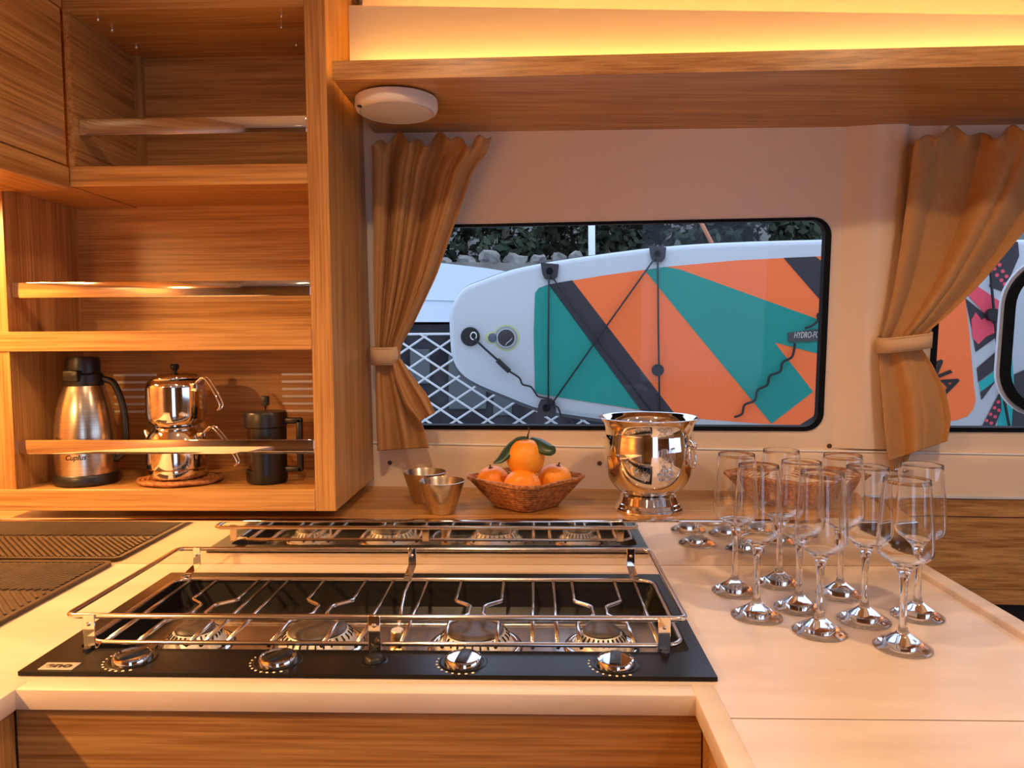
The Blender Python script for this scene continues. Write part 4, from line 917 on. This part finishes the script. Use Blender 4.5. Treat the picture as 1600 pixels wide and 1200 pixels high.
# printed graphics beyond the pad
patch('charcoal_print', [(1545, 448), (1560, 378), (1590, 378), (1592, 400), (1568, 456)], BDARK, 2)
patch('pink_print', [(1512, 462), (1522, 444), (1572, 478), (1572, 507), (1540, 492)], BPINK, 2)
patch('charcoal_print', [(1508, 466), (1540, 492), (1572, 507), (1574, 514), (1524, 550), (1519, 520)], BDARK, 2)
patch('pink_print', [(1517, 500), (1524, 488), (1533, 500), (1543, 494), (1550, 506), (1572, 505), (1568, 514), (1540, 526), (1528, 538), (1519, 528)], BPINK, 3)
patch('charcoal_print', [(1526, 575), (1577, 531), (1581, 558), (1528, 597)], BDARK, 2)
patch('teal_print', [(1529, 598), (1581, 560), (1584, 600), (1580, 668), (1558, 668), (1566, 598), (1558, 594), (1532, 612)], BTEAL2, 2)
patch('charcoal_print', [(1531, 613), (1556, 594), (1533, 625)], BDARK, 3)
patch('charcoal_print', [(1584, 585), (1640, 560), (1640, 690), (1580, 690)], BDARK, 2)
dk = patch('charcoal_print', [(1532, 670), (1562, 611), (1564, 640), (1552, 670)], BDARK, 3)
def disc(px, py, r, mat, parent, lvl=4, h=0.002, seg=20, name='dot'):
    a, b = buv(px, py); q = lathe([(0, h), (r*0.94, h), (r, h*0.6), (r, 0)], seg)
    return obj(name, xf(q, lambda p: B(a+p[0], b+p[1], 0.0006*lvl+p[2])), mat, parent, angle=40)
for (x, y) in ((1559, 628), (1553, 637), (1560, 641), (1547, 647), (1554, 651), (1541, 657), (1548, 661)): disc(x, y, 0.0055, BPINK, dk, 5, 0.0008, 10)
for (x, y) in ((1553, 420), (1561, 414), (1557, 430), (1566, 424), (1564, 438), (1572, 432), (1569, 444)): disc(x, y, 0.0060, BPINK, pb_, 4, 0.0008, 10, 'pink_print_dot')
# lettering on the pad
def btext(s, size, px, py, rot, mat, parent, shear=0.2, bold=0.0, lift=0.0045, sx=1.0):
    a, b = buv(px, py); ca, sa = math.cos(rot), math.sin(rot)
    return obj('lettering', xf(textmesh(s, size, 0.0004, bold, shear), lambda p: B(a+p[0]*sx*ca-p[1]*sa, b+p[0]*sx*sa+p[1]*ca, lift+p[2])), mat, parent)
btext('OCEANA', 0.080, 1434, 545, math.radians(-50), INK, pad, 0.3, 0.002)
tg = patch('rubber_tag', [(1230, 520), (1290, 513), (1330, 512), (1330, 531), (1290, 531), (1262, 534), (1231, 534)], plain('tag_grey', (0.065, 0.062, 0.065), 0.5), 5, None, 0.004)
btext('HYDRO-FORCE', 0.0275, 1266, 523.5, math.radians(1), plain('print_pale', (0.62, 0.62, 0.55), 0.5), tg, 0.25, 0.0, 0.0078, 0.56)
# leash plug, valve
lp_ = disc(735, 526, 0.032, CORD, pb_, 1, 0.010, 28, 'leash_plug')
a, b = buv(741, 525)
obj('ring', tube([B(a+0.010*math.cos(t_), b+0.012*math.sin(t_), 0.016) for t_ in np.linspace(0, 2*PI, 20, endpoint=False)], 0.0022, 6, True), CHROME, lp_, smooth=True)
vv = disc(791, 528, 0.0435, YELLOWP, pb_, 1, 0.0012, 36, 'valve')
disc(768, 528, 0.020, YELLOWP, vv, 1, 0.0012, 24, 'valve_tab'); disc(770, 528, 0.016, plain('valve_blue_grey', (0.10, 0.11, 0.16), 0.5), vv, 3, 0.0016, 20, 'valve_tab')
disc(791, 528, 0.039, plain('valve_grey', (0.28, 0.29, 0.31), 0.5), vv, 3, 0.0016, 32, 'valve_rim'); disc(791, 528, 0.031, BWHITE, vv, 5, 0.002, 32, 'valve_ring'); disc(791, 528, 0.0285, BDARK, vv, 6, 0.003, 32, 'valve_cap')
a, b = buv(793, 534)
obj('valve_mark', tube([B(a-0.006, b-0.012, 0.008), B(a-0.001, b-0.004, 0.008), B(a+0.010, b+0.004, 0.008), B(a+0.016, b+0.012, 0.008)], 0.0013, 5), BWHITE, vv)
# cord anchors
def anchor(px, py, flip, big=1.0):
    s = -1 if flip else 1; w_, h_ = 15*big, 14*big
    r = patch('cord_anchor', [(px-w_, py-s*h_), (px+w_, py-s*h_*0.8), (px+w_*0.85, py+s*h_*0.6), (px+w_*0.5, py+s*h_), (px-w_*0.55, py+s*h_*0.9), (px-w_*0.8, py+s*h_*0.3)][::(-1 if flip else 1)], BDARK, 3, None, 0.010)
    disc(px, py, 0.012*big, RUBBER, r, 18, 0.006, 14, 'anchor_loop'); return r
anchor(859, 424, False, 0.95); anchor(1027, 397, False, 0.9); anchor(854, 637, True, 1.05); anchor(1032, 660, True, 1.0)
def cord(pts, r=0.0032, lift=0.016, name='deck_cord', sm=True):
    P = [B(*buv(*p), lift) for p in pts]
    if sm: P = smooth_prof([tuple(p) for p in P], 4)
    obj(name, tube(P, r, 6), CORD, pb_, smooth=True)
cord([(858, 430), (857, 530), (857, 638)], sm=False); cord([(1027, 402), (1028, 520), (1030, 655)], sm=False)
cord([(1024, 402), (940, 520), (860, 634)], sm=False); cord([(862, 432), (940, 540), (1024, 652)], 0.0028, 0.014, sm=False)
disc(1027, 578, 0.020, CORD, pb_, 20, 0.012, 16, 'cord_toggle')
cord([(742, 529), (760, 546), (778, 562)], 0.0040); cord([(778, 562), (786, 570), (797, 580)], 0.0095, 0.018, 'leash_swivel'); cord([(797, 580), (812, 590), (817, 600), (830, 604), (838, 615), (842, 619), (858, 622)], 0.0035)
cord([(864, 634), (872, 636), (878, 650), (888, 653), (895, 660)], 0.0035)
w_pts = []
x, y = 1143, 665
ks = [(1146, 651), (1158, 646), (1162, 632), (1178, 625), (1182, 609), (1197, 601), (1201, 587), (1217, 580), (1221, 566), (1235, 558), (1239, 545), (1240, 536)]
cord(ks, 0.0040, 0.014, 'leash_coil')
cord([(1256, 513), (1268, 508), (1276, 500), (1276, 491), (1290, 487)], 0.0040, 0.014, 'leash_coil')
cord([(1541, 400), (1547, 470), (1556, 560), (1564, 620), (1573, 668)], 0.0040, 0.016)
disc(1547, 492, 0.020, CORD, pb_, 8, 0.02, 14, 'cord_toggle')

# -- guard net and lifeline behind the board
NY = 2.72
def npt(x, y): return ony(x, y, NY)
nt_ = thing('guard_net', 'white diamond guard net along the lifeline behind the board', 'net', (-0.3, NY, DZ))
x0, x1 = -1.25, 1.4; z1_ = npt(650, 522)[2]; z0_ = DZ+0.008
pit = 0.118; hh = z1_-z0_; dx_ = hh*pit/0.078
k0 = int((x0-dx_)/pit)-1; k1 = int((x1+dx_)/pit)+1
for s in (1, -1):
    for k in range(k0, k1):
        xa, xb = (k*pit, k*pit+s*dx_); za, zb_ = z0_, z1_
        t0, t1 = 0, 1
        a, b = (x0-xa)/(xb-xa), (x1-xa)/(xb-xa); t0, t1 = max(0, min(a, b)), min(1, max(a, b))
        if t1-t0 < 0.02: continue
        q = lambda t_: np.array([xa+(xb-xa)*t_, NY-0.06*(xa+(xb-xa)*t_)+0.004*s, za+(zb_-za)*t_])
        obj('net_cord', tube([q(t0), q(t1)], 0.0042, 5), NETW, nt_)
obj('top_cord', tube([(x0, NY-0.06*x0, z1_), (x1, NY-0.06*x1, z1_)], 0.005, 6), NETW, nt_)
obj('foot_cord', tube([(x0, NY-0.06*x0, z0_), (x1, NY-0.06*x1, z0_)], 0.005, 6), NETW, nt_)
for k in range(4):
    xs = -1.2+k*0.86
    st = obj('stanchion', tube([(xs, NY-0.06*xs+0.012, DZ), (xs, NY-0.06*xs+0.012, z1_+0.02)], 0.0125, 12), STEEL, nt_, smooth=True) if k in (0, 3) else None

# -- neighbouring boat
NB = 5.2
nb = thing('moored_boat', 'white moored boat with dark hull windows beyond the net', 'boat', (-1.5, NB, -0.4))
top = [(300, 385), (560, 401), (640, 407), (690, 411), (760, 419), (815, 428), (850, 440), (865, 470), (866, 503)]
pts = [ony(x, y, NB) for x, y in top]; b0 = ony(300, 503, NB); 
poly = [(p[0], p[2]) for p in pts]+[(b0[0], b0[2])]
q = plate(poly, [], 0, 2.6); obj('topsides', xf(q, lambda p: (p[0], NB+p[2], p[1])), HULLW, nb, angle=40)
cre = [ony(300, 462, NB), ony(560, 466, NB), ony(700, 469, NB), ony(862, 474, NB)]
obj('rubbing_strake', tube([p-np.array([0, 0.004, 0]) for p in cre], 0.008, 6), plain('strake_grey', (0.48, 0.52, 0.58), 0.4), nb)
lw = [ony(300, 505, NB), ony(868, 505, NB)]
obj('dark_hull', box(lw[0][0], lw[1][0]+1.6, NB+0.12, NB+2.4, -0.45, lw[1][2]), HULLD, nb)
for (xa, xb, ya, yb) in ((640, 672, 545, 600), (700, 760, 555, 640), (770, 800, 600, 650)):
    p0, p1 = ony(xa, ya, NB+0.1), ony(xb, yb, NB+0.1)
    obj('hull_window', bbox(p0[0], p1[0], NB+0.10, NB+0.13, p1[2], p0[2], 0.01, 2), plain('hull_grey', (0.055, 0.06, 0.06), 0.6) if 'hull_grey' not in MATS else MATS['hull_grey'], nb)

# -- shore: water, bank, rocks, trees, poles
struct(obj('harbour_water', box(-60, 60, 3.2, 26, -0.6, -0.5), WATER), 'dark harbour water', 'water')
N = 40; V, Fs = [], []
rg = random.Random(3)
for j in range(14):
    for i in range(N+1):
        x = -40+80*i/N; y = 20.6+j*1.5; z = -0.6 if j == 0 else 3.45+0.18*(j-1)+0.05*math.sin(i*1.7+j)+rg.uniform(-0.05, 0.05)+max(0, j-6)*0.85
        V.append((x, y, z))
for j in range(13):
    for i in range(N): Fs.append((j*(N+1)+i, j*(N+1)+i+1, (j+1)*(N+1)+i+1, (j+1)*(N+1)+i))
struct(obj('shore_bank', (V, Fs), SHORE, smooth=True), 'brown shore bank behind the boats', 'ground')
def rock(px, py, Y, sx_, sz_, label, seed):
    r_ = random.Random(seed); P = ony(px, py, Y); bm = bmesh.new(); bmesh.ops.create_icosphere(bm, subdivisions=2, radius=1)
    for v in bm.verts: v.co *= r_.uniform(0.55, 1.15)
    o = obj('rock', ([(P[0]+v.co.x*sx_, P[1]+v.co.y*sx_*0.7, P[2]+v.co.z*sz_) for v in bm.verts], [tuple(v.index for v in f.verts) for f in bm.faces]), ROCK); bm.free()
    return tag(o, label, 'rock', 'pale rocks along the shore')
RL = 'pale weathered rock on the shore bank below the trees'
for i, (px, py, s1, s2) in enumerate(((690, 409, .30, .2), (726, 407, .32, .22), (765, 402, .38, .26), (805, 404, .36, .24), (841, 405, .28, .2), (872, 403, .26, .2), (899, 398, .22, .16))): rock(px, py+4, 22.3, s1*1.05, s2*1.2, RL, i)
def tree(px, Y, h, wd, label, seed, tint):
    r_ = random.Random(seed); base = ony(px, 420, Y); z0 = 3.6
    t_ = thing('shore_tree', label, 'tree', (base[0], Y, z0), 'dark trees behind the shore')
    obj('trunk', tube([(base[0], Y, z0), (base[0]+r_.uniform(-.2, .2), Y, z0+h*0.45), (base[0]+r_.uniform(-.4, .4), Y, z0+h*0.8)], 0.12, 6, False, [0.18, 0.12, 0.05]), TWIG, t_)
    V, Fs = [], []
    blobs = [(r_.uniform(-1, 1)*wd*0.26, r_.uniform(-1, 1)*wd*0.2, h*r_.uniform(0.10, 0.95), wd*r_.uniform(0.16, 0.235)) for _ in range(22)]
    for bx__, by__, bz__, br__ in blobs:
        for _ in range(80):
            d = np.array([r_.gauss(0, 1) for _ in range(3)]); d /= np.linalg.norm(d); rr = br__*r_.uniform(0.55, 1.05)
            c_ = np.array([base[0]+bx__, Y+by__, z0+bz__])+d*rr; a_ = np.array([r_.gauss(0, 1) for _ in range(3)]); a_ /= np.linalg.norm(a_)
            b_ = np.cross(a_, d); b_ /= (np.linalg.norm(b_)+1e-9); s = r_.uniform(0.10, 0.24)
            n_ = len(V); V += [c_-a_*s, c_+b_*s*0.6, c_+a_*s, c_-b_*s*0.6]; Fs.append((n_, n_+1, n_+2, n_+3))
    me = bpy.data.meshes.new('crown'); me.from_pydata([tuple(np.array(v)-root_off(t_)) for v in V], [], Fs); me.materials.append(FOLI); me.update(); put('crown', me, t_)
TL = 'dark leafy tree on the bank behind the paddle board'
for i in range(6): tree(640+i*152, 25.5, 4.4+random.uniform(-.4, .6), 3.2, TL, 40+i, 0)
for i in range(6): tree(590+i*136, 28.6, 6.0+random.uniform(-.4, .6), 3.3, 'tall dark tree in the second row behind the shore', 60+i, 0)
P0, P1 = ony(925, 425, 14), ony(924, 300, 14)
tag(obj('mooring_post', tube([(P0[0], 14, -0.6), P0, (P1[0], 14, P1[2])], 0.065, 14), DECK, smooth=True), 'white post standing above the paddle board edge', 'post')
a_, b_ = ony(1094, 345, 16), ony(1120, 395, 16)
tag(obj('orange_spar', tube([a_+(a_-b_)*0.5, b_, b_+(b_-a_)*((b_[2]+0.5)/(a_[2]-b_[2]))], 0.045, 8), RUST, smooth=True), 'thin orange spar slanting in front of the trees', 'spar')
for (px, wd_, lab) in ((1150, 2.6, 'made-up pale block for a whitish blur beside the orange spar'), (1268, 1.5, 'small made-up pale block for a whitish blur near the window corner')):  # made-up blocks standing in for whitish blurs between the trees
    P = ony(px, 357, 32.0); x_ = P[0]; sd = thing('blur_block', lab, 'blur_block', (x_, 32.0, 2.5))
    obj('wall', box(x_-wd_/2, x_+wd_/2, 32.0, 33.6, 2.5, P[2]-0.5), DECK, sd)
    obj('roof', hexa([(x_-wd_/2-.1, 31.9, P[2]-0.5), (x_+wd_/2+.1, 31.9, P[2]-0.5), (x_+wd_/2+.1, 33.7, P[2]-0.5), (x_-wd_/2-.1, 33.7, P[2]-0.5), (x_-wd_/3, 32.6, P[2]), (x_+wd_/3, 32.6, P[2]), (x_+wd_/3, 33, P[2]), (x_-wd_/3, 33, P[2])]), ROCK, sd)
